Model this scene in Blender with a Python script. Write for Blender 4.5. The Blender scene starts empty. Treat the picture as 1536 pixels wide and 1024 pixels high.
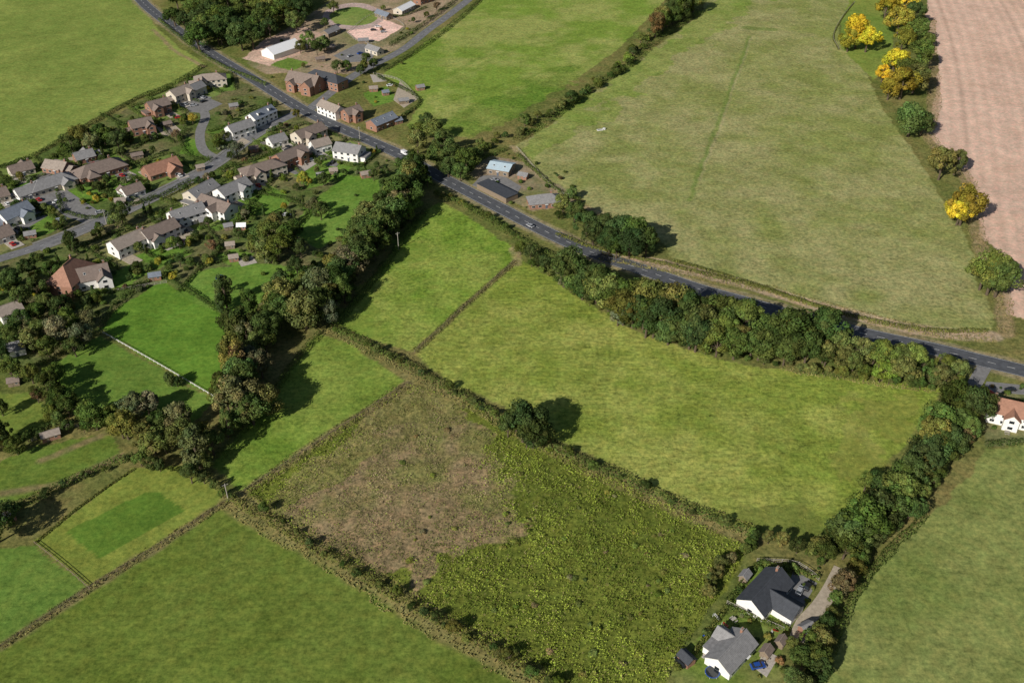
import bpy, math, random
import numpy as np
from mathutils import Vector, Matrix
random.seed(7)
R = np.random.default_rng(11)
scn = bpy.context.scene

# ---------------------------------------------------------------- survey mapping
# The plan was surveyed from the photograph: G() turns a survey mark into metres on the ground
F = 1493.0; TH = math.radians(35.0); H = 231.0
sT, cT = math.sin(TH), math.cos(TH)
def G(u, v, z=0.0):
    xc = u-768.0; yc = 512.0-v
    t = (H-z)/(F*sT-yc*cT)
    return (xc*t, (F*cT+yc*sT)*t)
def GP(pts): return [G(*p) for p in pts]

# ---------------------------------------------------------------- helpers
def lin(c):
    c = c/255.0
    return c/12.92 if c <= 0.04045 else ((c+0.055)/1.055)**2.4
def T(r, g, b): return np.array([lin(r)/0.79, lin(g)/0.87, lin(b)/0.70])

def vnoise(x, y, scale, seed):
    x = np.asarray(x)/scale+1000.0; y = np.asarray(y)/scale+1000.0
    xi = np.floor(x).astype(np.int64); yi = np.floor(y).astype(np.int64)
    fx = x-xi; fy = y-yi
    fx = fx*fx*(3-2*fx); fy = fy*fy*(3-2*fy)
    def h(a, b):
        n = (a*374761393+b*668265263+seed*982451653) & 0x7fffffff
        n = ((n ^ (n >> 13))*1274126177) & 0x7fffffff
        n = n ^ (n >> 16)
        return (n & 0xffff)/65535.0
    return (h(xi, yi)*(1-fx)+h(xi+1, yi)*fx)*(1-fy)+(h(xi, yi+1)*(1-fx)+h(xi+1, yi+1)*fx)*fy
def fbm(x, y, scale, seed, o=4):
    s = 0; a = 1; t = 0
    for i in range(o):
        s = s+a*vnoise(x, y, scale/2**i, seed+i*17); t += a; a *= 0.55
    return s/t
def inpoly(px, py, poly):
    ins = np.zeros(px.shape, bool)
    n = len(poly)
    for i in range(n):
        x1, y1 = poly[i]; x2, y2 = poly[(i+1) % n]
        if y1 == y2: continue
        c = ((y1 > py) != (y2 > py)) & (px < (x2-x1)*(py-y1)/(y2-y1)+x1)
        ins ^= c
    return ins
def distline(px, py, pts):
    d = np.full(px.shape, 1e9)
    for (x1, y1), (x2, y2) in zip(pts[:-1], pts[1:]):
        dx, dy = x2-x1, y2-y1; L = dx*dx+dy*dy+1e-9
        t = np.clip(((px-x1)*dx+(py-y1)*dy)/L, 0, 1)
        d = np.minimum(d, np.hypot(px-x1-t*dx, py-y1-t*dy))
    return d
def smooth(pts, step=2.0):
    P = [np.array(p, float) for p in pts]
    P = [2*P[0]-P[1]]+P+[2*P[-1]-P[-2]]
    out = []
    for i in range(1, len(P)-2):
        a, b, c, d = P[i-1:i+3]
        n = max(2, int(np.linalg.norm(c-b)/step))
        for k in range(n):
            t = k/n
            out.append(0.5*((2*b)+(-a+c)*t+(2*a-5*b+4*c-d)*t*t+(-a+3*b-3*c+d)*t**3))
    out.append(P[-2])
    return np.array(out)
def resample(P, step):
    P = np.asarray(P, float)
    s = np.r_[0, np.cumsum(np.hypot(*np.diff(P, axis=0).T))]
    n = max(2, int(s[-1]/step)+1)
    q = np.linspace(0, s[-1], n)
    return np.c_[np.interp(q, s, P[:, 0]), np.interp(q, s, P[:, 1])]

# ---------------------------------------------------------------- materials
def newmat(name):
    m = bpy.data.materials.new(name); m.use_nodes = True
    nt = m.node_tree; nt.nodes.clear()
    return m, nt, nt.nodes, nt.links
def mat_simple(name, col, rough=0.8, var=0.2, scale=1.5, metal=0.0, spec=0.3):
    m, nt, N, L = newmat(name)
    o = N.new('ShaderNodeOutputMaterial'); b = N.new('ShaderNodeBsdfPrincipled')
    b.inputs['Roughness'].default_value = rough; b.inputs['Metallic'].default_value = metal
    b.inputs['Specular IOR Level'].default_value = spec
    tc = N.new('ShaderNodeTexCoord'); n = N.new('ShaderNodeTexNoise')
    n.inputs['Scale'].default_value = scale; n.inputs['Detail'].default_value = 6; n.inputs['Roughness'].default_value = 0.65
    L.new(tc.outputs['Object'], n.inputs['Vector'])
    mr = N.new('ShaderNodeMapRange'); mr.inputs[1].default_value = 0.3; mr.inputs[2].default_value = 0.7
    mr.inputs[3].default_value = 1-var; mr.inputs[4].default_value = 1+var
    L.new(n.outputs['Fac'], mr.inputs[0])
    vm = N.new('ShaderNodeVectorMath'); vm.operation = 'SCALE'; vm.inputs[0].default_value = col
    L.new(mr.outputs[0], vm.inputs['Scale']); L.new(vm.outputs[0], b.inputs['Base Color'])
    L.new(b.outputs[0], o.inputs[0])
    return m
def mat_roof(name, col, var=0.25):
    m, nt, N, L = newmat(name)
    o = N.new('ShaderNodeOutputMaterial'); b = N.new('ShaderNodeBsdfPrincipled'); b.inputs['Roughness'].default_value = 0.75
    b.inputs['Specular IOR Level'].default_value = 0.3
    tc = N.new('ShaderNodeTexCoord')
    n = N.new('ShaderNodeTexNoise'); n.inputs['Scale'].default_value = 0.9; n.inputs['Detail'].default_value = 8; n.inputs['Roughness'].default_value = 0.7
    L.new(tc.outputs['Object'], n.inputs['Vector'])
    w = N.new('ShaderNodeTexWave'); w.bands_direction = 'Z'; w.inputs['Scale'].default_value = 1.4; w.inputs['Distortion'].default_value = 0.3
    L.new(tc.outputs['Object'], w.inputs['Vector'])
    mr = N.new('ShaderNodeMapRange'); mr.inputs[1].default_value = 0.3; mr.inputs[2].default_value = 0.7
    mr.inputs[3].default_value = 1-var; mr.inputs[4].default_value = 1+var
    L.new(n.outputs['Fac'], mr.inputs[0])
    ml = N.new('ShaderNodeMath'); ml.operation = 'MULTIPLY_ADD'; ml.inputs[1].default_value = 0.22; ml.inputs[2].default_value = -0.11
    L.new(w.outputs['Fac'], ml.inputs[0])
    ad = N.new('ShaderNodeMath'); ad.operation = 'ADD'; L.new(mr.outputs[0], ad.inputs[0]); L.new(ml.outputs[0], ad.inputs[1])
    vm = N.new('ShaderNodeVectorMath'); vm.operation = 'SCALE'; vm.inputs[0].default_value = col
    L.new(ad.outputs[0], vm.inputs['Scale']); L.new(vm.outputs[0], b.inputs['Base Color'])
    bp = N.new('ShaderNodeBump'); bp.inputs['Strength'].default_value = 0.4; bp.inputs['Distance'].default_value = 0.04
    L.new(w.outputs['Fac'], bp.inputs['Height']); L.new(bp.outputs[0], b.inputs['Normal'])
    L.new(b.outputs[0], o.inputs[0])
    return m
def mat_leaf(name):
    m, nt, N, L = newmat(name)
    o = N.new('ShaderNodeOutputMaterial')
    oi = N.new('ShaderNodeObjectInfo'); at = N.new('ShaderNodeAttribute'); at.attribute_name = 'Col'
    mx = N.new('ShaderNodeMix'); mx.data_type = 'RGBA'; mx.blend_type = 'MULTIPLY'; mx.inputs[0].default_value = 1
    L.new(oi.outputs['Color'], mx.inputs[6]); L.new(at.outputs['Color'], mx.inputs[7])
    d = N.new('ShaderNodeBsdfDiffuse'); t = N.new('ShaderNodeBsdfTranslucent')
    L.new(mx.outputs[2], d.inputs['Color']); L.new(mx.outputs[2], t.inputs['Color'])
    ms = N.new('ShaderNodeMixShader'); ms.inputs[0].default_value = 0.2
    L.new(d.outputs[0], ms.inputs[1]); L.new(t.outputs[0], ms.inputs[2]); L.new(ms.outputs[0], o.inputs[0])
    return m
def mat_ground():
    m, nt, N, L = newmat('ground_grass')
    o = N.new('ShaderNodeOutputMaterial'); b = N.new('ShaderNodeBsdfDiffuse')
    at = N.new('ShaderNodeAttribute'); at.attribute_name = 'Col'
    tx = N.new('ShaderNodeAttribute'); tx.attribute_name = 'Tex'
    tc = N.new('ShaderNodeTexCoord')
    def noise(sc, det, rough, mapscale=None, rot=0):
        n = N.new('ShaderNodeTexNoise'); n.inputs['Scale'].default_value = sc; n.inputs['Detail'].default_value = det; n.inputs['Roughness'].default_value = rough
        if mapscale:
            mp = N.new('ShaderNodeMapping'); mp.inputs['Scale'].default_value = mapscale; mp.inputs['Rotation'].default_value = (0, 0, rot)
            L.new(tc.outputs['Object'], mp.inputs[0]); L.new(mp.outputs[0], n.inputs['Vector'])
        else: L.new(tc.outputs['Object'], n.inputs['Vector'])
        return n
    n1 = noise(0.6, 8, 0.8)
    n2 = noise(0.05, 5, 0.6)
    n3 = noise(1.0, 5, 0.7, (0.16, 0.62, 1), math.radians(16))
    n4 = noise(0.17, 5, 0.65)
    def mr(sock, a, bb, lo, hi):
        r = N.new('ShaderNodeMapRange'); r.inputs[1].default_value = a; r.inputs[2].default_value = bb
        r.inputs[3].default_value = lo; r.inputs[4].default_value = hi; L.new(sock, r.inputs[0]); return r.outputs[0]
    def mt(op, a, c):
        q = N.new('ShaderNodeMath'); q.operation = op
        for i, s in enumerate((a, c)):
            if isinstance(s, (int, float)): q.inputs[i].default_value = s
            else: L.new(s, q.inputs[i])
        return q.outputs[0]
    f1 = mr(n1.outputs['Fac'], 0.3, 0.7, -0.78, 0.78)
    sep = N.new('ShaderNodeSeparateColor'); L.new(tx.outputs['Color'], sep.inputs[0])
    f1 = mt('MULTIPLY', f1, sep.outputs[0])
    f2 = mr(n2.outputs['Fac'], 0.3, 0.7, -0.10, 0.10)
    f4 = mt('MULTIPLY', mr(n4.outputs['Fac'], 0.3, 0.7, -0.2, 0.2), sep.outputs[0])
    f3 = mt('MULTIPLY', mr(n3.outputs['Fac'], 0.3, 0.7, -0.38, 0.38), sep.outputs[1])
    tot = mt('ADD', mt('ADD', mt('ADD', mt('ADD', f1, f2), f3), f4), 1.0)
    tot = mt('MAXIMUM', tot, 0.22)
    vm = N.new('ShaderNodeVectorMath'); vm.operation = 'SCALE'
    L.new(at.outputs['Color'], vm.inputs[0]); L.new(tot, vm.inputs['Scale'])
    hn = noise(0.3, 6, 0.7)
    mx = N.new('ShaderNodeMix'); mx.data_type = 'RGBA'; mx.blend_type = 'MULTIPLY'
    mx.inputs[7].default_value = (1.22, 1.02, 1.04, 1)
    L.new(mr(hn.outputs['Fac'], 0.42, 0.68, 0, 1), mx.inputs[0]); L.new(vm.outputs[0], mx.inputs[6])
    L.new(mx.outputs[2], b.inputs['Color'])
    bp = N.new('ShaderNodeBump'); bp.inputs['Strength'].default_value = 0.55; bp.inputs['Distance'].default_value = 0.3
    L.new(n1.outputs['Fac'], bp.inputs['Height']); L.new(bp.outputs[0], b.inputs['Normal'])
    L.new(b.outputs[0], o.inputs[0])
    return m
LEAF = mat_leaf('foliage')
BARK = mat_simple('bark', (0.10, 0.075, 0.05), 0.9, 0.3, 4)
ASPH = mat_simple('asphalt', (0.085, 0.09, 0.10), 0.85, 0.3, 0.35)
ASPH2 = mat_simple('worn_asphalt', (0.17, 0.17, 0.175), 0.9, 0.3, 0.3)
PAINT = mat_simple('road_paint', (0.62, 0.62, 0.60), 0.7, 0.3, 1)
KERB = mat_simple('kerb_stone', (0.25, 0.24, 0.22), 0.9, 0.15, 2)
GRAVEL = mat_simple('gravel', (0.40, 0.34, 0.26), 0.95, 0.25, 0.8)
PAVING = mat_simple('paving', (0.42, 0.38, 0.33), 0.9, 0.25, 1.2)
TARM = mat_simple('driveway_tarmac', (0.20, 0.195, 0.19), 0.9, 0.25, 0.5)
WHITE = mat_simple('white_render', (0.76, 0.74, 0.70), 0.85, 0.08, 0.8)
BRICK = mat_simple('red_brick', (0.29, 0.155, 0.105), 0.9, 0.3, 3)
CREAM = mat_simple('cream_render', (0.54, 0.48, 0.39), 0.9, 0.1, 1)
FRAME = mat_simple('window_frame', (0.70, 0.70, 0.68), 0.5, 0.04, 1)
GLASS = mat_simple('window_glass', (0.02, 0.025, 0.03), 0.08, 0.1, 1, spec=0.6)
WOOD = mat_simple('weathered_wood', (0.22, 0.17, 0.12), 0.9, 0.3, 3)
PALEW = mat_simple('pale_fence_wood', (0.38, 0.35, 0.30), 0.9, 0.2, 3)
DOORM = mat_simple('painted_door', (0.10, 0.12, 0.16), 0.5, 0.1, 1)
RF = {
 'brown': mat_roof('roof_brown_tiles', (0.205, 0.16, 0.135)),
 'red': mat_roof('roof_red_tiles', (0.32, 0.17, 0.115)),
 'bright': mat_roof('roof_new_red_tiles', (0.45, 0.07, 0.05)),
 'grey': mat_roof('roof_grey_tiles', (0.235, 0.23, 0.23)),
 'dark': mat_roof('roof_dark_slate', (0.055, 0.06, 0.07)),
 'slate': mat_roof('roof_blue_slate', (0.18, 0.205, 0.245)),
 'tan': mat_roof('roof_tan_tiles', (0.30, 0.25, 0.21)),
 'metal': mat_roof('roof_metal_sheet', (0.42, 0.52, 0.58), 0.12),
 'white': mat_roof('roof_white_canvas', (0.82, 0.82, 0.83), 0.04),
}
# ---------------------------------------------------------------- mesh building
def mesh_from_quads(name, V, Q, mats, matidx=None, col=None):
    me = bpy.data.meshes.new(name)
    V = np.ascontiguousarray(V, np.float32); Q = np.ascontiguousarray(Q, np.int32)
    me.vertices.add(len(V)); me.vertices.foreach_set('co', V.ravel())
    me.loops.add(Q.size); me.loops.foreach_set('vertex_index', Q.ravel())
    me.polygons.add(len(Q)); me.polygons.foreach_set('loop_start', np.arange(0, Q.size, 4, dtype=np.int32))
    try: me.polygons.foreach_set('loop_total', np.full(len(Q), 4, np.int32))
    except Exception: pass
    if matidx is not None: me.polygons.foreach_set('material_index', np.asarray(matidx, np.int32))
    for m in mats: me.materials.append(m)
    if col is not None:
        a = me.color_attributes.new('Col', 'FLOAT_COLOR', 'POINT')
        a.data.foreach_set('color', np.c_[col, np.ones(len(col))].astype(np.float32).ravel())
    me.update(calc_edges=True)
    me.polygons.foreach_set('use_smooth', np.zeros(len(Q), bool))
    return me
def link(name, me, parent=None):
    ob = bpy.data.objects.new(name, me); scn.collection.objects.link(ob)
    if parent: ob.parent = parent
    return ob
def cards(P, Nn, size, rng, aspect=0.7):
    n = len(P)
    Nn = Nn/(np.linalg.norm(Nn, axis=1, keepdims=True)+1e-9)
    r = rng.normal(size=(n, 3)); t = np.cross(Nn, r); t /= (np.linalg.norm(t, axis=1, keepdims=True)+1e-9)
    s = np.cross(Nn, t)
    size = np.asarray(size).reshape(-1, 1)
    a = size*rng.uniform(0.7, 1.2, (n, 1)); b = size*aspect*rng.uniform(0.7, 1.2, (n, 1))
    V = np.stack([P-t*a, P-s*b*1.0+t*a*0.2, P+t*a, P+s*b-t*a*0.2], 1).reshape(-1, 3)
    Q = np.arange(n*4).reshape(-1, 4)
    return V, Q
class MB:
    def __init__(s): s.v = []; s.f = []; s.m = []
    def poly(s, pts, faces, mi=0, M=None):
        o = len(s.v)
        for p in pts:
            p = Vector(p); s.v.append(tuple(M@p) if M is not None else tuple(p))
        for f in faces: s.f.append(tuple(o+i for i in f)); s.m.append(mi)
    def box(s, c, d, mi=0, M=None):
        x, y, z = c; a, b, e = d[0]/2, d[1]/2, d[2]/2
        pts = [(x-a, y-b, z-e), (x+a, y-b, z-e), (x+a, y+b, z-e), (x-a, y+b, z-e), (x-a, y-b, z+e), (x+a, y-b, z+e), (x+a, y+b, z+e), (x-a, y+b, z+e)]
        s.poly(pts, [(0, 3, 2, 1), (4, 5, 6, 7), (0, 1, 5, 4), (1, 2, 6, 5), (2, 3, 7, 6), (3, 0, 4, 7)], mi, M)
    def cyl(s, c, r, h, mi=0, n=10, M=None, r2=None, axis='z'):
        r2 = r if r2 is None else r2
        pts = []
        for k, (rr, hh) in enumerate(((r, -h/2), (r2, h/2))):
            for i in range(n):
                a = 2*math.pi*i/n
                if axis == 'z': pts.append((c[0]+rr*math.cos(a), c[1]+rr*math.sin(a), c[2]+hh))
                else: pts.append((c[0]+rr*math.cos(a), c[1]+hh, c[2]+rr*math.sin(a)))
        fs = [(i, (i+1) % n, n+(i+1) % n, n+i) for i in range(n)]+[tuple(range(n-1, -1, -1)), tuple(range(n, 2*n))]
        s.poly(pts, fs, mi, M)
    def obj(s, name, mats, parent=None):
        me = bpy.data.meshes.new(name); me.from_pydata(s.v, [], s.f)
        for m in mats: me.materials.append(m)
        me.polygons.foreach_set('material_index', s.m); me.update()
        return link(name, me, parent)

# ---------------------------------------------------------------- roads
MAINR = [(120,-80),(190,-20),(225,14),(262,42),(300,70),(340,95),(385,122),(430,150),(470,173),(520,196),(570,218),(608,236),(650,260),(700,286),(750,312),(800,338),(850,362),(900,383),(960,403),(1050,434),(1150,462),(1230,485),(1290,499),(1340,510),(1400,523),(1470,540),(1536,556),(1700,597)]
STREET = [(452,166),(400,191),(365,213),(330,240),(290,265),(240,290),(190,314),(130,341),(60,369),(0,388),(-120,425)]
LANE = [(462,166),(495,140),(530,114),(562,97),(605,74),(640,47),(685,14),(740,-30)]
CULD = [(150,332),(110,322),(88,305),(60,292),(20,300)]
CULD2 = [(330,240),(305,225),(300,200),(308,175),(300,160)]
RLANE = [(1478,548),(1462,575),(1448,596),(1436,620)]
BLANE = [(1262,852),(1245,885),(1228,910),(1205,935),(1195,960)]
def ribbon(name, px, w, z, mat, step=2.5):
    P = smooth(GP(px), step)
    T_ = np.gradient(P, axis=0); T_ /= np.linalg.norm(T_, axis=1, keepdims=True)
    Nn = np.c_[-T_[:, 1], T_[:, 0]]
    n = len(P); ww = w/2*(1+0.03*np.sin(np.arange(n)*.37))[:, None]
    V = np.concatenate([np.c_[P-Nn*ww, np.full(n, z)], np.c_[P+Nn*ww, np.full(n, z)]])
    a = np.arange(n-1); Q = np.c_[a, a+1, n+a+1, n+a]
    return link(name, mesh_from_quads(name, V, Q, [mat])), P
mainroad, MP = ribbon('main_road', MAINR, 9.2, 0.05, ASPH)
street, SP = ribbon('village_street', STREET, 6.8, 0.045, ASPH2)
lane, LP = ribbon('country_lane', LANE, 6.8, 0.041, ASPH2)
_, CP = ribbon('cul_de_sac_road', CULD, 6.5, 0.037, ASPH2)
_, C2P = ribbon('cul_de_sac_road', CULD2, 5.5, 0.033, TARM)
_, RP = ribbon('side_lane_road', RLANE, 5.0, 0.037, TARM)
_, BP_ = ribbon('gravel_path', BLANE, 4.5, 0.03, GRAVEL)
ALLR = np.concatenate([MP, SP, LP, CP, C2P])
def marks(name, P, off, w, z, dash=None):
    D = resample(P, 1.0)
    T_ = np.gradient(D, axis=0); T_ /= np.linalg.norm(T_, axis=1, keepdims=True); Nn = np.c_[-T_[:, 1], T_[:, 0]]
    V = []; Q = []
    for i in range(len(D)-1):
        if dash and (i % sum(dash)) >= dash[0]: continue
        o = len(V)
        for k, s in ((i, -1), (i, 1), (i+1, 1), (i+1, -1)):
            p = D[k]+Nn[k]*(off+s*w/2); V.append((p[0], p[1], z))
        Q.append((o+3, o+2, o+1, o))
    return link(name, mesh_from_quads(name, np.array(V), np.array(Q), [PAINT]))
marks('road_centre_line', MP, 0, 0.2, 0.056, (3, 4))
marks('road_edge_line', MP, 4.15, 0.14, 0.056)
marks('road_edge_line', MP, -4.15, 0.14, 0.056)
marks('road_centre_line', SP, 0, 0.14, 0.051, (2, 5))
marks('road_centre_line', LP, 0, 0.14, 0.047, (2, 5))
def footway(name, P, off, w, a, b):
    D = resample(P, 2.0); n = len(D); D = D[int(a*n):int(b*n)]
    T_ = np.gradient(D, axis=0); T_ /= np.linalg.norm(T_, axis=1, keepdims=True); Nn = np.c_[-T_[:, 1], T_[:, 0]]
    n = len(D); V = []
    for o, z in ((off-w/2, 0), (off-w/2, 0.16), (off-w/2+0.25, 0.165), (off+w/2-0.25, 0.165), (off+w/2, 0.16), (off+w/2, 0)):
        V.append(np.c_[D+Nn*o, np.full(n, z)])
    Q = []; mi = []
    for j in range(5):
        i = np.arange(n-1); Q.append(np.c_[j*n+i, (j+1)*n+i, (j+1)*n+i+1, j*n+i+1]); mi += [0 if j == 2 else 1]*(n-1)
    link(name, mesh_from_quads(name, np.concatenate(V), np.concatenate(Q), [TARM, KERB], mi))
footway('pavement', SP, 4.4, 1.6, 0.12, 0.8)
footway('pavement', SP, -4.4, 1.6, 0.12, 0.8)

# ---------------------------------------------------------------- houses
HC = []; HINFO = []
def block(W_, Rf, Wn, Dr, M, L, W, h, rise, kind, floors, wins=True, door=False):
    a, b = L/2, W/2
    if kind == 'gable':
        W_.poly([(-a,-b,0),(a,-b,0),(a,b,0),(-a,b,0),(-a,-b,h),(a,-b,h),(a,b,h),(-a,b,h),(-a,0,h+rise),(a,0,h+rise)],
                [(0,1,5,4),(2,3,7,6),(1,2,6,9,5),(3,0,4,8,7)], 0, M)
        ov = 0.4; oe = 0.35; sl = rise/b; th = 0.16
        for s in (-1, 1):
            p = [(-a-oe, s*(b+ov), h-ov*sl+.03), (a+oe, s*(b+ov), h-ov*sl+.03), (a+oe, 0, h+rise+.03), (-a-oe, 0, h+rise+.03)]
            pts = p+[(x, y, z+th) for x, y, z in p]
            fs = [(0,1,2,3),(4,5,6,7),(0,1,5,4),(1,2,6,5),(2,3,7,6),(3,0,4,7)]
            Rf.poly(pts, fs, 0, M)
        Rf.box((0, 0, h+rise+.2), (L+2*oe, 0.26, 0.14), 0, M)
    elif kind == 'flat':
        W_.box((0, 0, h/2), (L, W, h), 0, M)
        Rf.box((0, 0, h+.1), (L+.4, W+.4, .2), 0, M)
    else:
        W_.box((0, 0, h/2), (L, W, h), 0, M)
        o = 0.45; A, B = a+o, b+o; r = max(0.15, A-B)
        Rf.poly([(-A,-B,h-.05),(A,-B,h-.05),(A,B,h-.05),(-A,B,h-.05),(-A,-B,h+.1),(A,-B,h+.1),(A,B,h+.1),(-A,B,h+.1),(-r,0,h+rise),(r,0,h+rise)],
                [(0,3,2,1),(0,1,5,4),(1,2,6,5),(2,3,7,6),(3,0,4,7),(4,5,9,8),(6,7,8,9),(5,6,9),(7,4,8)], 0, M)
        Rf.box((0, 0, h+rise+.03), (2*r, .26, .14), 0, M)
    if wins:
        n = max(1, int(L/3.2))
        for fl in range(floors):
            z = 1.5+fl*2.6
            if z+0.7 > h+0.1: continue
            for i in range(n):
                x = -a+L*(i+0.5)/n
                for s in (-1, 1):
                    if fl == 0 and door and s == -1 and i == n//2:
                        Dr.box((x, s*(b+.05), 1.03), (1.0, .1, 2.06), 0, M)
                        Dr.box((x, s*(b+.45), 2.4), (1.6, .9, .12), 1, M)
                        continue
                    ww = 1.5
                    Wn.box((x, s*(b+.03), z), (ww+.16, .06, 1.3), 0, M)
                    Wn.box((x-ww/4-.01, s*(b+.05), z), (ww/2-.03, .06, 1.14), 1, M)
                    Wn.box((x+ww/4+.01, s*(b+.05), z), (ww/2-.03, .06, 1.14), 1, M)
            for s in (-1, 1):
                Wn.box((s*(a+.03), 0, z), (.06, 1.7, 1.3), 0, M); Wn.box((s*(a+.05), 0, z), (.06, 1.5, 1.14), 1, M)
def house(name, p1, p2, W, h=5.0, rise=2.6, kind='gable', roof='brown', wall=None, wings=(), chim=1, floors=2, ext=0.0, dormer=0, skyl=0, plot=True):
    zr = h+rise
    if plot: W = W*1.1; ext += 1.4; rise *= 1.12
    a = Vector(G(*p1, zr)); b = Vector(G(*p2, zr)); c = (a+b)/2; d = b-a
    L = d.length+(W if kind == 'hip' else 0)+ext
    root = bpy.data.objects.new(name, None); root.empty_display_size = 2; scn.collection.objects.link(root)
    ang = math.atan2(d.y, d.x)
    root.location = (c.x, c.y, 0); root.rotation_euler = (0, 0, ang)
    wall = wall or BRICK
    W_, Rf, Wn, Dr, Ch = MB(), MB(), MB(), MB(), MB()
    I = Matrix.Identity(4)
    block(W_, Rf, Wn, Dr, I, L, W, h, rise, kind, floors, door=True)
    n_ = max(1, int(round(L/W)))
    for k in range(n_):
        xo = -L/2+L*(k+.5)/n_; HC.append((c.x+math.cos(ang)*xo, c.y+math.sin(ang)*xo, max(L/n_, W)/2+1.5))
    HINFO.append((c.x, c.y, ang, L, W, plot))
    wings = list(wings)
    if plot:
        if random.random() < .75: wings.append((random.choice([-.55, .5, 0]), 1, random.uniform(2, 4), random.uniform(4, 6), 2.6, 1.5, random.choice(['gable', 'flat'])))
        if random.random() < .6:
            s = random.choice([-1, 1]); M = Matrix.Translation((s*(L/2+1.7), random.uniform(-1, 1), 0))
            block(W_, Rf, Wn, Dr, M, 3.4, W*.7, 2.5, 1.4, random.choice(['gable', 'flat']), 1, wins=False)
    for (xo, side, wl, ww, wh, wr, wk) in wings:
        y0, y1 = 0.0, side*(W/2+wl)
        M = Matrix.Translation((xo*L/2, (y0+y1)/2, 0)) @ Matrix.Rotation(math.pi/2, 4, 'Z')
        if wk == 'flat': M = Matrix.Translation((xo*L/2, side*(W/2+wl/2), 0)) @ Matrix.Rotation(math.pi/2, 4, 'Z'); block(W_, Rf, Wn, Dr, M, wl, ww, wh, wr, wk, 1, wins=False)
        else: block(W_, Rf, Wn, Dr, M, abs(y1-y0), ww, wh, wr, wk, floors if wh > 4 else 1, wins=False)
        for fl in range(2 if wh > 4 else 1):
            z = 1.5+fl*2.6
            Wn.box((xo*L/2, y1+side*.03, z), (1.9, .06, 1.3), 0); Wn.box((xo*L/2, y1+side*.05, z), (1.7, .06, 1.14), 1)
        cx_, cy_ = c.x+math.cos(ang)*xo*L/2-math.sin(ang)*y1*.7, c.y+math.sin(ang)*xo*L/2+math.cos(ang)*y1*.7
        HC.append((cx_, cy_, ww/2+1.2))
    zr = h+rise
    for k in range(chim):
        x = (-1 if k else 1)*(L/2-(W/2 if kind == 'hip' else .7))*0.9
        Ch.box((x, .5, zr+.1), (.9, .7, 2.2), 0); Ch.box((x, .5, zr+1.24), (1.05, .85, .12), 1)
        Ch.cyl((x-.2, .5, zr+1.5), .13, .4, 2, 8); Ch.cyl((x+.2, .5, zr+1.5), .13, .4, 2, 8)
    for k in range(dormer):
        x = -L/2+L*(k+.5)/dormer
        y = -W/4; z = h+rise*.5+.45
        W_.box((x, y-.2, z), (1.7, 1.6, 1.3), 0)
        Rf.box((x, y-.2, z+.72), (2.0, 2.0, .14), 0); Wn.box((x, y-1.03, z), (1.3, .06, 1.0), 0); Wn.box((x, y-1.05, z), (1.1, .06, .8), 1)
    for k in range(skyl):
        x = -L/2+L*(k+.5)/max(1, skyl); an2 = math.atan2(rise, W/2)
        M = Matrix.Translation((x, -W/4, h+rise/2+.25)) @ Matrix.Rotation(an2, 4, 'X')
        Wn.box((0, 0, 0), (.95, 1.2, .08), 0, M); Wn.box((0, 0, .02), (.75, 1.0, .08), 1, M)
    W_.obj('walls', [wall], root); Rf.obj('roof', [RF[roof]], root)
    if Wn.v: Wn.obj('windows', [FRAME, GLASS], root)
    if Dr.v: Dr.obj('door', [DOORM, FRAME], root)
    if Ch.v: Ch.obj('chimney', [BRICK, KERB, RF['red']], root)
    return root
HS = house
HS('detached_house', (304,112),(324,110), 9, kind='hip', roof='tan', wall=CREAM, wings=[(-.5,-1,3,5,5,2,'gable')])
HS('detached_house', (256,136),(280,127), 8.5, roof='tan', wall=CREAM, wings=[(.5,-1,3,5,4.8,2,'gable')])
HS('brick_house', (222,154),(248,147), 8.5, roof='brown', wings=[(-.5,-1,3.5,5.5,4.8,2,'gable')])
HS('brick_house', (195,182),(224,176), 9, roof='brown', wings=[(.6,-1,3,5,4.8,2,'gable')])
HS('white_cottage', (343,189),(374,179), 8, roof='grey', wall=WHITE, chim=2)
HS('white_cottage', (376,171),(405,158), 8, roof='slate', wall=WHITE, dormer=2)
HS('brick_pub', (434,106),(478,114), 11, 6, 4.5, 'gable', 'brown', BRICK, wings=[(.6,-1,4,7,6,3,'gable'),(-.5,-1,3,6,5,2.5,'gable')], chim=2, plot=False)
HS('slate_roofed_house', (472,104),(504,112), 10, 5.5, 3.5, 'hip', 'dark', BRICK, chim=1, plot=False)
HS('white_cottage', (482,149),(510,160), 8, roof='tan', wall=WHITE, chim=2, plot=False)
HS('brick_house', (516,164),(538,157), 8, roof='brown', wall=BRICK, wings=[(0,-1,3,5,5,2,'gable')], plot=False)
HS('slate_barn', (556,180),(588,167), 9, 4, 2.5, roof='slate', wall=BRICK, chim=0, skyl=3, plot=False)
HS('detached_house', (444,198),(480,184), 9, roof='brown', wall=CREAM, wings=[(-.4,-1,3,5.5,5,2,'gable')])
HS('brick_house', (416,232),(452,217), 9, roof='brown', wings=[(.4,-1,3,5.5,5,2,'gable')])
HS('white_house', (506,214),(540,219), 9.5, roof='grey', wall=WHITE, kind='gable')
HS('detached_house', (378,248),(406,240), 10, roof='brown', kind='hip', wall=CREAM, wings=[(-.4,-1,3,5.5,4.8,2,'gable')])
HS('terraced_house', (284,286),(316,269), 9, roof='grey', wall=CREAM, skyl=2)
HS('terraced_house', (304,292),(344,306), 9, roof='brown', wall=WHITE, wings=[(.2,-1,3,6,5,2,'gable')])
HS('terraced_house', (328,283),(366,266), 9, roof='grey', wall=WHITE, wings=[(.3,-1,3,5,5,2,'gable')])
HS('semi_detached_house', (256,318),(300,304), 9, roof='grey', wall=WHITE, chim=2, skyl=2)
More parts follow.
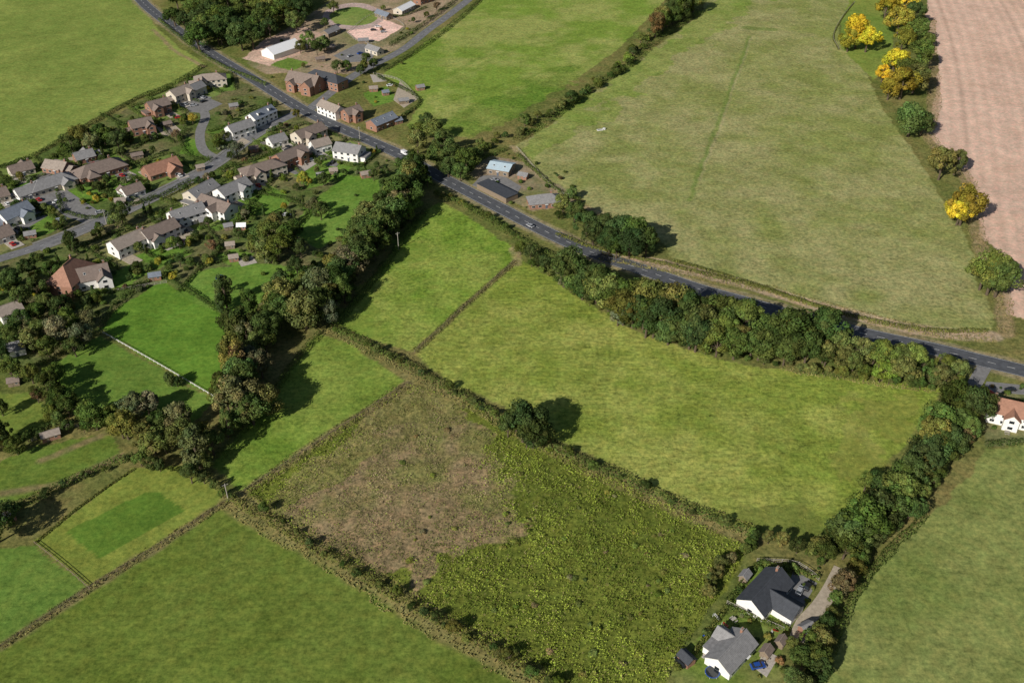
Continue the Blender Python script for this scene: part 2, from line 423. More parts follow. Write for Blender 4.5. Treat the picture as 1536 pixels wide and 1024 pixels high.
HS('semi_detached_house', (214,346),(258,328), 9, roof='brown', wall=WHITE, chim=2, wings=[(-.5,-1,2,6,4,2,'gable')])
HS('semi_detached_house', (168,362),(210,344), 9, roof='tan', wall=WHITE, chim=1)
HS('brick_bungalow', (218,250),(262,236), 10, 3, 3.4, roof='red', wings=[(.4,-1,4,7,3,2.6,'gable')], floors=1)
HS('brick_bungalow', (130,248),(164,238), 11, 3.2, 3.6, kind='hip', roof='brown', wings=[(-.5,-1,3,6,3,2.4,'hip')], floors=1)
HS('bungalow', (58,270),(90,260), 10, 3, 3.2, kind='hip', roof='grey', wall=CREAM, wings=[(.5,-1,3,6,3,2,'gable')], floors=1)
HS('bungalow', (70,240),(98,244), 8, 3, 2.5, roof='tan', wall=BRICK, floors=1)
HS('white_house', (0,318),(38,302), 9, 4.5, 2.8, roof='slate', wall=WHITE, wings=[(.3,-1,3,6,4,2,'gable')])
HS('bungalow', (14,250),(44,242), 8, 3, 2.4, roof='brown', wall=CREAM, floors=1)
HS('bungalow', (24,284),(50,276), 8, 3, 2.4, roof='grey', wall=WHITE, floors=1)
HS('bungalow', (-26,290),(6,281), 8, 3, 2.6, roof='brown', wall=CREAM, floors=1)
HS('detached_house', (286,128),(300,122), 7, 4.6, 2.4, roof='grey', wall=CREAM)
HS('detached_house', (468,212),(490,206), 7, 4, 2.4, roof='tan', wall=WHITE)
HS('bungalow', (112,230),(136,224), 7.5, 3, 2.4, roof='grey', wall=BRICK, floors=1)
HS('bungalow', (404,206),(424,200), 7, 3, 2.4, roof='grey', wall=WHITE, floors=1)
HS('bungalow', (184,282),(208,274), 7.5, 3, 2.4, roof='brown', wall=WHITE, floors=1)
HS('bungalow', (-30,352),(10,338), 9, 3, 2.8, roof='brown', wall=WHITE, floors=1)
HS('thatched_house', (94,398),(108,386), 13, 5, 6.5, kind='hip', roof='red', wall=BRICK, chim=1, plot=False)
HS('converted_barn', (112,404),(160,394), 11, 4.5, 3.8, roof='brown', wall=WHITE, wings=[(.6,-1,3,6,4.5,2.6,'gable')], skyl=2, plot=False)
HS('white_house', (-6,462),(28,450), 8, 4, 2.4, roof='tan', wall=WHITE, plot=False)
HS('white_house', (8,516),(34,510), 6, 3, 2, roof='grey', wall=WHITE, chim=0, floors=1, plot=False)
HS('workshop_building', (736,242),(768,247), 11, 3.4, 1.6, roof='metal', wall=WOOD, chim=0, floors=1, skyl=2, plot=False)
HS('flat_roofed_barn', (724,272),(768,294), 8, 2.8, 0.0, kind='flat', roof='dark', wall=WOOD, chim=0, floors=0, plot=False)
HS('bungalow', (806,292),(828,290), 9, 2.8, 3.0, kind='hip', roof='grey', wall=BRICK, floors=1, plot=False)
HS('white_cottage', (1132,895),(1168,856), 9, 3.0, 3.1, roof='dark', wall=WHITE, wings=[(-.05,-1,6.5,7,2.9,2.3,'gable')], floors=1, chim=1, ext=3, plot=False)
HS('bungalow', (1078,988),(1119,944), 8, 2.8, 2.6, roof='grey', wall=WHITE, wings=[(.45,1,2.5,5,2.7,2,'gable'),(-.3,1,2.5,4,2.5,1.2,'flat')], floors=1, plot=False)
HS('white_house', (1488,594),(1552,608), 9.5, 5, 3.4, roof='red', wall=WHITE, wings=[(.1,-1,2.5,5,4.8,2,'gable')], chim=2, plot=False)
HS('garage', (1480,583),(1490,590), 4.5, 2.4, 1.3, roof='bright', wall=WHITE, floors=0, chim=0, plot=False)
HS('marquee', (400,72),(442,58), 13, 3.6, 3.4, roof='white', wall=WHITE, chim=0, floors=0, plot=False)
HS('stable_building', (596,12),(616,2), 8, 3, 2, roof='white', wall=CREAM, chim=0, floors=1, plot=False)
HS('farm_cottage', (625,-6),(650,-14), 8, 4, 2.5, roof='brown', wall=BRICK, plot=False)
HS('stable_building', (486,46),(504,38), 7, 3, 2, roof='grey', wall=WOOD, chim=0, floors=1, plot=False)
HS('stable_building', (566,14),(584,20), 6, 3, 2, roof='slate', wall=WOOD, chim=0, floors=1, plot=False)
HS('stable_building', (552,66),(570,72), 6, 3, 2, roof='grey', wall=CREAM, chim=0, floors=1, plot=False)
for (u, v, ang, r_, L_, W2) in [(232,412,.3,'slate',5,4),(342,338,.4,'grey',4,3),(362,338,.1,'white',4,3),(548,260,.4,'tan',5,4),(205,232,.5,'brown',6,4),(120,260,.2,'grey',5,4),
    (180,300,.3,'tan',5,4),(92,330,.4,'slate',4,3),(45,350,.4,'grey',5,4),(305,330,.4,'grey',4,3),(560,132,.2,'tan',5,4),(605,150,.3,'grey',6,4),(596,180,.6,'slate',5,4),
    (480,262,.2,'grey',3.5,3),(345,366,.2,'tan',4,3),(420,350,.6,'brown',4,3),(785,262,-.4,'grey',5,4),(1150,975,.9,'brown',3,2.5),(1210,940,.5,'grey',3.5,3),(20,570,.3,'brown',4,3),
    (350,158,.4,'grey',5,4),(545,60,.2,'grey',7,5),(495,70,.5,'tan',6,4),(380,222,.3,'brown',5,4),(300,250,.5,'tan',4,3),(150,400,.3,'grey',5,4),(75,650,.5,'tan',6,3.5),(250,185,.6,'brown',5,4),(12,772,.5,'dark',4,3),
    (1172,960,.9,'brown',2.6,2.2),(1030,985,2.2,'dark',4,3),(1118,862,.9,'grey',3,2.4),(480,88,.4,'brown',6,4),(630,130,.4,'grey',5,4),(578,138,.4,'slate',4,3),(350,385,.3,'tan',4,3),(500,255,.2,'tan',4,3)]:
    x, y = G(u, v, 2)
    rr = bpy.data.objects.new('garden_shed', None); scn.collection.objects.link(rr); rr.location = (x, y, 0); rr.rotation_euler = (0, 0, ang)
    W_, Rf, Wn, Dr = MB(), MB(), MB(), MB()
    block(W_, Rf, Wn, Dr, Matrix.Identity(4), L_, W2, 2.2, 1.0, 'gable', 1, wins=False)
    Wn.box((L_*.25, -W2/2-.03, 1.4), (.9, .06, .7), 0); Wn.box((L_*.25, -W2/2-.05, 1.4), (.75, .06, .55), 1); Dr.box((-L_*.2, -W2/2-.04, 1), (.9, .08, 2), 0)
    W_.obj('walls', [random.choice([WOOD, BRICK, WOOD])], rr); Rf.obj('roof', [RF[r_]], rr); Wn.obj('window', [FRAME, GLASS], rr); Dr.obj('door', [WOOD], rr)
    HC.append((x, y, 3.5))
def loc(hi, x, y):
    cx_, cy_, a = hi[:3]; return (cx_+math.cos(a)*x-math.sin(a)*y, cy_+math.sin(a)*x+math.cos(a)*y)

# ---------------------------------------------------------------- ground
xs = np.concatenate([-np.geomspace(7000, 470, 26)[:-1], np.arange(-460, 460.1, 1.0), np.geomspace(470, 7000, 26)[1:]])
ys = np.concatenate([-np.geomspace(4000, 20, 16), np.arange(0, 128, 8), np.arange(128, 880.1, 1.0), np.geomspace(900, 9000, 26)])
X, Y = np.meshgrid(xs, ys); nx, ny = len(xs), len(ys)
X1 = X.ravel(); Y1 = Y.ravel()
cx = np.floor((X1*0.9+Y1*0.3)/190).astype(int); cy = np.floor((Y1*0.9-X1*0.3)/150).astype(int)
hsh = ((cx*73856093) ^ (cy*19349663)) % 7
pal = np.array([T(112,134,58), T(98,121,52), T(122,138,68), T(90,116,46), T(150,142,100), T(105,128,54), T(84,108,46)])
COL = pal[hsh].copy()
TEX = np.ones((len(X1), 3))*[0.6, 0.35, 0]
wx = X1+(fbm(X1, Y1, 7, 3, 2)-0.5)*3.0; wy = Y1+(fbm(X1, Y1, 7, 9, 2)-0.5)*3.0
wx2 = X1+(fbm(X1, Y1, 16, 103, 4)-0.5)*34; wy2 = Y1+(fbm(X1, Y1, 16, 109, 4)-0.5)*34
n_big = fbm(X1, Y1, 60, 21); n_mid = fbm(X1, Y1, 14, 31); n_sm = fbm(X1, Y1, 4, 41)
def region(px, col, col2=None, tex=(0.6, 0.35), warp=1, amp=1.0, world=False, k=1.0):
    poly = px if world else GP(px)
    a = np.array(poly); m = (X1 > a[:, 0].min()-20) & (X1 < a[:, 0].max()+20) & (Y1 > a[:, 1].min()-20) & (Y1 < a[:, 1].max()+20)
    idx = np.where(m)[0]
    qx, qy = [(X1, Y1), (wx, wy), (wx2, wy2)][warp]
    idx = idx[inpoly(qx[idx], qy[idx], poly)]
    c = np.tile(col, (len(idx), 1))
    if col2 is not None:
        t = np.clip(((0.5*n_big[idx]+0.5*n_mid[idx])-0.5)*3.6*amp+0.5, 0, 1)[:, None]
        c = c*(1-t)+col2*t
    COL[idx] = COL[idx]*(1-k)+c*k; TEX[idx, :2] = tex
    return idx
def stroke(px, w, col, k=1.0, world=False):
    P = smooth(px if world else GP(px), 6.0)
    m = (X1 > P[:, 0].min()-w-3) & (X1 < P[:, 0].max()+w+3) & (Y1 > P[:, 1].min()-w-3) & (Y1 < P[:, 1].max()+w+3)
    idx = np.where(m)[0]
    d = distline(wx[idx]*0.7+X1[idx]*0.3, wy[idx]*0.7+Y1[idx]*0.3, P)
    t = (np.clip((w/2+0.6-d)/1.4, 0, 1)*k*np.clip(.45+1.1*n_sm[idx], 0, 1))[:, None]
    COL[idx] = COL[idx]*(1-t)+col*t
region([(-300,-80),(1900,-80),(2000,1300),(-400,1300)], T(86,102,46), T(108,110,60), (0.9, 0.1))
F1 = [(-200,-80),(100,-80),(185,-18),(212,8),(238,45),(268,72),(308,96),(262,128),(200,148),(130,183),(100,203),(50,233),(0,252),(-200,320)]
region(F1, T(120,141,64), T(102,126,54), (.6, .2))
F3 = [(572,112),(608,90),(652,52),(722,2),(790,-60),(1050,-60),(990,8),(930,72),(880,108),(800,155),(740,188),(700,205),(660,205),(610,188),(632,150)]
region(F3, T(104,134,50), T(126,143,70), (.7, .2), amp=1.3)
region([(630,180),(690,160),(790,128),(860,100),(880,108),(800,155),(740,188),(700,210),(650,205)], T(80,116,38), T(106,126,54), warp=2, k=.75, tex=(.9, .1))
F4 = [(770,222),(830,185),(870,152),(930,110),(1000,60),(1050,22),(1090,-60),(1300,-60),(1258,40),(1262,72),(1300,110),(1325,165),(1362,215),(1395,268),(1430,330),(1460,375),(1468,430),(1495,478),(1480,498),(1330,485),(1270,468),(1130,422),(1010,388),(985,350),(900,320),(860,290),(830,283),(800,250)]
region(F4, T(116,132,66), T(132,140,84), (.85, .12))
region([(770,222),(830,185),(870,152),(930,110),(1000,60),(1050,22),(1100,-60),(1220,-60),(1060,60),(960,130),(900,170),(850,210),(800,240)], T(102,132,50), T(116,136,62), warp=2, k=.75, tex=(.8, .12))
region([(1300,-60),(1262,30),(1262,72),(1310,120),(1340,80),(1340,-60)], T(98,126,50), T(112,131,56))
F5 = [(1400,-60),(1388,30),(1408,90),(1400,160),(1392,205),(1430,240),(1462,285),(1470,350),(1505,385),(1500,430),(1512,470),(1700,540),(2100,500),(1900,-60)]
i5 = region(F5, T(188,172,138), T(178,161,127), (0.3, 0.0))
ga, gb = np.array(G(1405, 0)), np.array(G(1500, 330)); dv = (gb-ga)/np.linalg.norm(gb-ga)
qq = (X1[i5]-ga[0])*dv[1]-(Y1[i5]-ga[1])*dv[0]+14*np.sin((Y1[i5]-450)/170)
COL[i5] *= (1+0.06*np.sin(qq*2*math.pi/7.0)-0.13*np.exp(-(((qq % 24)-12)/1.3)**2))[:, None]
region([(500,485),(560,415),(610,350),(648,308),(665,303),(770,372),(778,390),(622,530)], T(98,131,44), T(120,141,60), (0.9, 0.25), amp=1.3)
region([(500,485),(560,415),(610,350),(648,308),(672,306),(640,350),(590,420),(560,470),(560,505)], T(82,118,36), T(100,128,46), warp=2, k=.6)
F8 = [(778,388),(830,418),(900,466),(960,500),(1050,530),(1130,550),(1260,566),(1420,582),(1345,680),(1295,740),(1255,800),(1200,812),(1140,803),(1000,745),(900,690),(820,650),(740,600),(680,580),(622,530)]
region(F8, T(110,133,50), T(130,145,66), (0.85, 0.7), amp=1.3)
region([(1110,740),(1160,755),(1250,760),(1255,800),(1200,812),(1140,803)], T(90,112,46), T(108,120,56), warp=2, k=.7)
region([(1260,600),(1380,590),(1350,680),(1300,730),(1250,680)], T(120,130,58), T(128,132,72), warp=2, k=.5)
F9 = [(612,575),(700,600),(780,655),(900,708),(1000,758),(1120,820),(1100,860),(1060,920),(1010,1000),(960,1100),(860,1060),(760,985),(650,925),(560,870),(480,818),(400,768),(368,738)]
region(F9, T(96,112,42), T(82,98,36), (1.1, 0.2))
BR = [(612,575),(700,605),(745,650),(775,705),(755,760),(800,800),(710,840),(670,880),(640,915),(560,870),(480,818),(400,768),(368,738)]
region(BR, T(124,117,78), T(106,112,60), (1.1, 0.1), amp=2.2, warp=2)
region([(612,575),(368,738),(400,768),(440,770),(620,640),(700,620),(690,600)], T(104,117,52), T(120,120,70), (1.1, 0.2), warp=2, k=.8)
F10 = [(478,500),(520,512),(608,572),(368,735),(318,700),(400,605),(440,545)]
region(F10, T(92,125,42), T(110,135,54), (0.8, 0.3))
F11 = [(342,758),(420,802),(500,852),(600,912),(700,965),(780,1010),(900,1120),(900,1400),(-300,1400),(-200,1080),(-20,980),(130,887),(240,817)]
i11 = region(F11, T(95,117,46), T(84,106,38), (0.7, 0.4))
g1, g2 = np.array(G(0, 975)), np.array(G(340, 760)); dv = (g2-g1)/np.linalg.norm(g2-g1)
qq = (X1[i11]-g1[0])*dv[1]-(Y1[i11]-g1[1])*dv[0]
COL[i11] *= (1+0.05*np.sin(qq*2*math.pi/6.5+n_mid[i11]*3))[:, None]
F12 = [(52,812),(200,702),(282,698),(338,752),(240,815),(135,882),(90,842)]
region(F12, T(114,134,54), T(104,123,48), (0.6, 0.2))
region([(98,797),(218,738),(240,739),(278,764),(150,838)], T(78,112,38), T(84,117,40), (0.5, 0.2), warp=0)
region([(-200,850),(50,817),(132,882),(0,972),(-200,1070)], T(82,116,44), T(92,122,48))
region([(-200,790),(60,668),(168,650),(182,680),(100,725),(0,755),(-200,840)], T(93,122,48), T(86,110,40))
region([(-200,600),(38,588),(100,625),(60,645),(-200,720)], T(105,128,52), T(91,114,44))
VIL = [(-200,330),(0,262),(100,212),(200,158),(310,104),(400,140),(470,178),(600,240),(590,285),(520,370),(470,440),(345,470),(245,418),(150,480),(60,545),(-200,600)]
region(VIL, T(76,98,44), T(98,102,62), (0.9, 0.1), amp=1.6)
for hi in HINFO:
    if not hi[5]: continue
    L_, W2 = hi[3], hi[4]
    q = [loc(hi, -L_/2-4, -W2/2-8), loc(hi, L_/2+4, -W2/2-8), loc(hi, L_/2+4, W2/2+14), loc(hi, -L_/2-4, W2/2+14)]
    c_ = random.choice([T(84,118,44), T(97,121,56), T(88,110,52), T(78,115,40), T(110,118,68)])
    region(q, c_, c_*1.12, (0.5, 0.1), world=True, k=.85)
LA = [(150,492),(180,460),(245,420),(300,450),(345,478),(352,560),(325,598),(230,543)]
region(LA, T(80,119,38), T(88,127,42), (0.5, 0.3))
region([(60,555),(152,503),(322,600),(275,650),(200,615),(120,632)], T(80,113,40), T(93,124,48), (0.5, 0.4))
F18 = [(1478,672),(1700,655),(1900,1300),(1190,1300),(1225,1040),(1262,935),(1310,855),(1385,775),(1450,722)]
i18 = region(F18, T(101,122,56), T(114,130,66), (0.7, 0.3))
g1, g2 = np.array(G(1240, 1020)), np.array(G(1490, 690)); dv = (g2-g1)/np.linalg.norm(g2-g1)
qq = (X1[i18]-g1[0])*dv[1]-(Y1[i18]-g1[1])*dv[0]
COL[i18] *= (1+0.045*np.sin(qq*2*math.pi/8+n_mid[i18]*3))[:, None]
for pl in ([(262,440),(300,405),(370,395),(470,400),(462,418),(400,440),(380,470),(330,470)],
           [(455,312),(520,262),(578,272),(560,300),(515,355),(475,375),(440,350)],
           [(355,300),(400,275),(440,300),(420,320),(370,325)],
           [(440,262),(480,235),(530,250),(510,268),(460,285)],
           [(100,290),(140,275),(160,300),(120,310)], [(30,330),(80,320),(100,338),(50,360)],
           [(200,385),(250,365),(290,380),(235,405)], [(165,275),(215,270),(225,290),(180,300)],
           [(280,205),(300,215),(300,235),(270,230)], [(150,420),(200,395),(225,410),(170,440)],
           [(545,140),(580,130),(600,150),(560,160)],[(320,385),(350,370),(380,380),(350,400)]):
    region(pl, T(84,123,42), T(97,131,52), (0.6, 0.2))
TOPC = [(370,95),(400,60),(470,20),(520,-20),(690,-40),(690,5),(640,40),(600,72),(560,92),(520,112),(440,108),(400,112)]
region(TOPC, T(106,114,68), T(142,133,100), (0.7, 0.1))
region([(365,88),(398,58),(455,40),(485,52),(450,82),(402,100)], T(184,169,136), T(160,146,116))
region([(520,48),(560,22),(605,40),(570,62),(540,62)], T(212,192,160), T(196,176,146))
el = [(530+46*math.cos(a), 25+20*math.sin(a)) for a in np.linspace(0, 2*math.pi, 24, endpoint=False)]
region(el, T(160,152,130)); region([(530+36*(x-530)/46, 25+14*(y-25)/20) for x, y in el], T(96,128,54), T(112,132,64))
region([(404,98),(430,86),(462,94),(440,106)], T(92,122,48))
region([(1470,590),(1600,580),(1640,660),(1478,668)], T(80,104,50), T(110,112,72))
region([(1090,905),(1140,842),(1225,868),(1205,910),(1150,935)], T(90,117,44), T(106,122,54))
region([(1010,1010),(1085,915),(1180,950),(1170,1060),(1010,1080)], T(94,120,48), T(118,118,70))
region([(700,262),(735,232),(790,245),(850,285),(860,305),(800,318)], T(104,114,64), T(132,125,96))
stroke([tuple(p) for p in MP[::6]], 14, T(128,126,90), 0.8, world=True)
stroke([(900,385),(1000,398),(1130,430),(1250,465),(1380,495),(1490,505)], 8, T(162,151,116), 0.8)
stroke([(1125,55),(1105,110),(1075,190),(1045,270),(1035,300)], 2.8, T(92,120,50), 0.7)
stroke([(1128,55),(1108,110),(1080,190),(1050,270)], 1.2, T(152,150,106), 0.5)
stroke([(1120,42),(1160,45)], 8, T(84,112,46), 0.6)
stroke([(830,215),(900,195),(1000,262)], 1.4, T(98,124,52), 0.45)
stroke([(1140,100),(1200,200),(1260,330),(1300,440)], 1.4, T(100,124,56), 0.25)
stroke([(900,250),(1000,280),(1120,330)], 1.4, T(100,124,56), 0.25)
stroke([(772,392),(622,528)], 3, T(98,98,60), 0.9)
stroke([(612,577),(490,655),(368,738)], 4, T(120,116,76), 0.7)
stroke([(340,752),(240,817),(132,884),(0,972)], 3.5, T(110,108,68), 0.85)
stroke([(345,752),(450,812),(560,872),(650,930),(760,990),(860,1060)], 9, T(118,118,68), 0.8)
stroke([(620,560),(740,622),(850,685),(1000,755),(1130,808)], 7, T(120,118,70), 0.6)
stroke([(770,220),(830,285),(900,320)], 4, T(146,138,100), 0.6)
stroke([(1395,30),(1400,160),(1392,205),(1450,270),(1465,350),(1500,440),(1510,500)], 7, T(140,130,90), 0.7)
stroke([(230,45),(262,76),(306,100)], 3, T(132,122,86), 0.8)
stroke([(60,690),(150,655)], 3, T(120,110,76), 0.7)
stroke([(0,740),(100,722),(182,682)], 3, T(120,110,76), 0.7)
stroke([(700,110),(780,70),(880,60)], 3, T(88,118,42), 0.4); stroke([(620,140),(680,110),(760,60)], 4, T(88,118,42), 0.4)
stroke([(680,150),(780,120),(840,100)], 3, T(80,112,36), 0.5)
stroke([(772,375),(775,395)], 5, T(142,134,92), 0.7)
COL *= (0.84+0.32*n_sm)[:, None]*(0.92+0.16*n_mid)[:, None]
idx = np.arange(nx*ny).reshape(ny, nx)
Q = np.stack([idx[:-1, :-1], idx[:-1, 1:], idx[1:, 1:], idx[1:, :-1]], -1).reshape(-1, 4)
me = mesh_from_quads('ground', np.c_[X1, Y1, np.zeros(len(X1))], Q, [mat_ground()], col=COL)
a = me.color_attributes.new('Tex', 'FLOAT_COLOR', 'POINT')
a.data.foreach_set('color', np.c_[TEX, np.ones(len(TEX))].astype(np.float32).ravel())
link('ground', me)

# ---------------------------------------------------------------- paved yards
def slab(name, px, mat, z=0.06, world=False):
    p = px if world else GP(px); A = sum(p[i][0]*p[(i+1) % len(p)][1]-p[(i+1) % len(p)][0]*p[i][1] for i in range(len(p)))
    if A < 0: p = p[::-1]
    n = len(p); m = MB()
    m.poly([(x, y, z) for x, y in p]+[(x, y, 0) for x, y in p], [tuple(range(n))]+[(i+n, (i+1) % n+n, (i+1) % n, i) for i in range(n)])
    m.obj(name, [mat])
for nm, px, mt_, z in [
 ('tarmac_yard', [(500,84),(540,64),(566,74),(556,92),(520,94)], TARM, .07),
 ('driveway', [(272,152),(300,142),(334,156),(306,170),(285,168)], TARM, .071),
 ('driveway', [(232,188),(254,180),(272,196),(246,206)], GRAVEL, .072),
 ('patio', [(440,248),(463,234),(478,244),(452,260)], PAVING, .073),
 ('patio', [(232,368),(268,350),(286,360),(252,376)], PAVING, .074),
 ('driveway', [(45,290),(100,285),(150,318),(130,338),(60,300)], TARM, .066),
 ('driveway', [(1172,912),(1190,855),(1226,874),(1205,908),(1188,925)], TARM, .076),
 ('patio', [(1130,1000),(1150,975),(1168,985),(1150,1015)], PAVING, .077),
 ('patio', [(1052,985),(1066,958),(1078,965),(1066,992)], PAVING, .078),
 ('driveway', [(1462,606),(1480,572),(1540,578),(1540,592),(1490,588)], TARM, .079),
 ('driveway', [(708,278),(722,264),(752,262),(782,280),(770,300),(740,290)], TARM, .08),
 ('driveway', [(420,222),(470,208),(490,216),(468,228),(440,240)], PAVING, .081),
 ('driveway', [(555,112),(575,114),(580,122),(560,124)], PAVING, .082),
 ('driveway', [(335,205),(350,196),(375,196),(352,210)], TARM, .083),
 ('patio', [(175,265),(190,255),(205,262),(192,272)], PAVING, .084),
 ('driveway', [(10,340),(60,312),(75,322),(25,352)], TARM, .085),
 ('patio', [(355,388),(378,384),(386,394),(362,400)], PAVING, .086),
 ('driveway', [(600,122),(628,148),(606,162),(590,150)], GRAVEL, .087),
 ('driveway', [(430,128),(478,136),(488,130),(440,122)], TARM, .088),
]: slab(nm, px, mt_, z)
CARSPOTS = []
for k, hi in enumerate([h_ for h_ in HINFO if h_[5]]):
    L_, W2 = hi[3], hi[4]; s = random.choice([-1, 1]); x0 = s*L_*.3; z = .09+k*.0045
    slab('driveway', [loc(hi, x0-3, -W2/2-8.5), loc(hi, x0+3, -W2/2-8.5), loc(hi, x0+3, -W2/2-.1), loc(hi, x0-3, -W2/2-.1)], random.choice([TARM, GRAVEL, PAVING, TARM]), z, True)
    slab('patio', [loc(hi, -x0-3.6, W2/2+.1), loc(hi, -x0+3.4, W2/2+.1), loc(hi, -x0+3.4, W2/2+4.5), loc(hi, -x0-3.6, W2/2+4.5)], random.choice([PAVING, GRAVEL]), z+.002, True)
    if random.random() < .75: CARSPOTS.append((loc(hi, x0-.8, -W2/2-4.5), hi[2]+math.pi/2+random.uniform(-.15, .15)))

# ---------------------------------------------------------------- trees
def tube(p0, p1, r0, r1, n=6):
    p0, p1 = np.array(p0, float), np.array(p1, float); d = p1-p0; d /= np.linalg.norm(d)
    t = np.cross(d, [0.3, 0.9, 0.1]); t /= np.linalg.norm(t); s = np.cross(d, t)
    a = np.linspace(0, 2*math.pi, n, endpoint=False)
    ring = np.cos(a)[:, None]*t+np.sin(a)[:, None]*s
    V = np.concatenate([p0+ring*r0, p1+ring*r1]); i = np.arange(n); j = (i+1) % n
    return V, np.c_[i, j, n+j, n+i]
def tree_mesh(name, seed, kind):
    g = np.random.default_rng(seed)
    Vs, Qs, Ms, Cs = [], [], [], []; o = 0
    def add(V, Q_, m, c):
        nonlocal o
        Vs.append(V); Qs.append(Q_+o); Ms.append(np.full(len(Q_), m)); Cs.append(c); o += len(V)
    lobes = []
    if kind == 'broad':
        cz = 6.6; RR = np.array([4.7, 4.7, 4.6])
        RR[:2] *= g.uniform(.82, 1.16, 2)
        for k in range(42):
            d = g.normal(size=3); d /= np.linalg.norm(d)
            if d[2] < -0.6: d[2] *= -1
            lobes.append((np.array([0, 0, cz])+d*RR*g.uniform(.4, .9), g.uniform(.6, 1.7), d))
        npts, cs = 110, 0.28
    elif kind == 'tall':
        for k in range(34):
            z = g.uniform(2.0, 12.0); w = 3.1*math.sin(min(1, (z-0.8)/11.8)*math.pi)**0.5+.2
            a = g.uniform(0, 6.28); r = w*g.uniform(.3, .85)
            d = np.array([math.cos(a), math.sin(a), .3]); d /= np.linalg.norm(d)
            lobes.append((np.array([r*math.cos(a), r*math.sin(a), z]), g.uniform(.7, 1.45), d))
        npts, cs = 100, 0.28
    elif kind == 'conifer':
        for k in range(40):
            z = g.uniform(.8, 11.4); w = 2.1*(1-(z/12.2))**.8+.1
            a = g.uniform(0, 6.28); d = np.array([math.cos(a), math.sin(a), .2]); d /= np.linalg.norm(d)
            lobes.append((np.array([w*.7*math.cos(a), w*.7*math.sin(a), z]), g.uniform(.5, .85), d))
        npts, cs = 70, 0.25
    else:
        for k in range(14):
            d = g.normal(size=3); d /= np.linalg.norm(d); d[2] = abs(d[2])*.9
            lobes.append((np.array([0, 0, 1.0])+d*np.array([1.3, 1.3, 1.1])*g.uniform(.4, .9), g.uniform(.5, .95), d))
        npts, cs = 60, 0.22
    for (c, r, ld) in lobes:
        n = npts
        d = g.normal(size=(n*2, 3)); d /= np.linalg.norm(d, axis=1, keepdims=True)
        d = d[(d@ld) > -0.35][:n]; n = len(d)
        P = c+d*r*g.uniform(.75, 1.25, (n, 1)); P[:, 2] = np.maximum(P[:, 2], .12)
        V, Q_ = cards(P, d+g.normal(size=(n, 3))*.33, g.uniform(.7, 1.25, n)*cs, g, .75)
        lb = g.uniform(.65, 1.35); br = lb*g.uniform(.75, 1.25, n)
        wm = g.uniform(.88, 1.18)
        col = np.c_[br*wm, br, br*g.uniform(.8, 1.1, n)]
        add(V, Q_, 0, np.repeat(col, 4, 0))
    if kind != 'bush':
        top = {'broad': 6.5, 'tall': 9, 'conifer': 11}[kind]
        V, Q_ = tube((0, 0, -.1), (.15, .1, top*.5), .38, .27, 8); add(V, Q_, 1, np.ones((len(V), 3)))
        V, Q_ = tube((.15, .1, top*.5), (.1, .2, top), .27, .12, 8); add(V, Q_, 1, np.ones((len(V), 3)))
        for k in range(8):
            c = lobes[g.integers(len(lobes))][0]; z0 = g.uniform(.3, .7)*top
            if c[2] < z0: z0 = max(1.2, c[2]*.7)
            V, Q_ = tube((.12, .1, z0), tuple(c), .14, .04, 5); add(V, Q_, 1, np.ones((len(V), 3)))
    else:
        V, Q_ = tube((0, 0, -.1), (.05, .05, 1.2), .09, .04, 6); add(V, Q_, 1, np.ones((len(V), 3)))
    return mesh_from_quads(name, np.concatenate(Vs), np.concatenate(Qs), [LEAF, BARK], np.concatenate(Ms), np.concatenate(Cs))
TM = {'broad': [tree_mesh('broadleaf', 100+i, 'broad') for i in range(8)], 'tall': [tree_mesh('poplar', 200+i, 'tall') for i in range(4)],
      'conifer': [tree_mesh('conifer', 300+i, 'conifer') for i in range(2)], 'bush': [tree_mesh('bush', 400+i, 'bush') for i in range(5)]}
NAMES = {'broad': 'broadleaf_tree', 'tall': 'poplar_tree', 'conifer': 'cypress_tree', 'bush': 'bush'}
DG = (.066, .102, .030); MG = (.100, .145, .038); OL = (.145, .165, .048); YL = (.50, .41, .04); BRN = (.18, .13, .065); LG = (.15, .21, .042); GY = (.165,.18,.092); YG = (.30, .28, .042)
def put(x, y, h, kind='broad', col=DG, wf=1.0, name=None):
    me = random.choice(TM[kind]); base = 3.0 if kind == 'bush' else 12.0
    ob = bpy.data.objects.new(name or NAMES[kind], me); scn.collection.objects.link(ob)
    s = h/base; ob.location = (x, y, 0); w = s*wf*random.uniform(.86, 1.16)
    ob.scale = (w, w*random.uniform(.88, 1.12), s); ob.rotation_euler = (random.uniform(-.05, .05), random.uniform(-.05, .05), random.uniform(0, 6.28))
    j = random.uniform(.75, 1.4); k = random.uniform(.88, 1.18)
    ob.color = (col[0]*j*k, col[1]*j, col[2]*j*random.uniform(.8, 1.2), 1)
def grow(h): return h*(1.0 if h < 5.5 else 1.2)
def tree(u, v, h, kind='broad', col=DG, wf=1.0, name=None):
    h = grow(h); x, y = G(u, v, h*.5); put(x, y, h, kind, col, wf*1.05, name)
def mixcol(w):
    return random.choices([DG, MG, OL, LG, BRN, GY, YG], w)[0]
def belt(px, step, h0, h1, jit=2.0, w=(5, 4, 2, .5, .2, .2, .0), kinds=('broad',), wf=1.0, road=6.5, gap=0.0):
    h0, h1 = grow(h0), grow(h1)
    D = resample(smooth([G(p[0], p[1], (h0+h1)*.25) for p in px], 3), step)
    for p in D:
        if random.random() < gap: continue
        x, y = p+np.array([random.uniform(-jit, jit), random.uniform(-jit, jit)])
        if road and np.min(np.hypot(MP[:, 0]-x, MP[:, 1]-y)) < road: continue
        put(x, y, random.uniform(h0, h1)*random.choice([1, 1, .68, .84, 1.12]), random.choice(kinds), mixcol(w), wf)
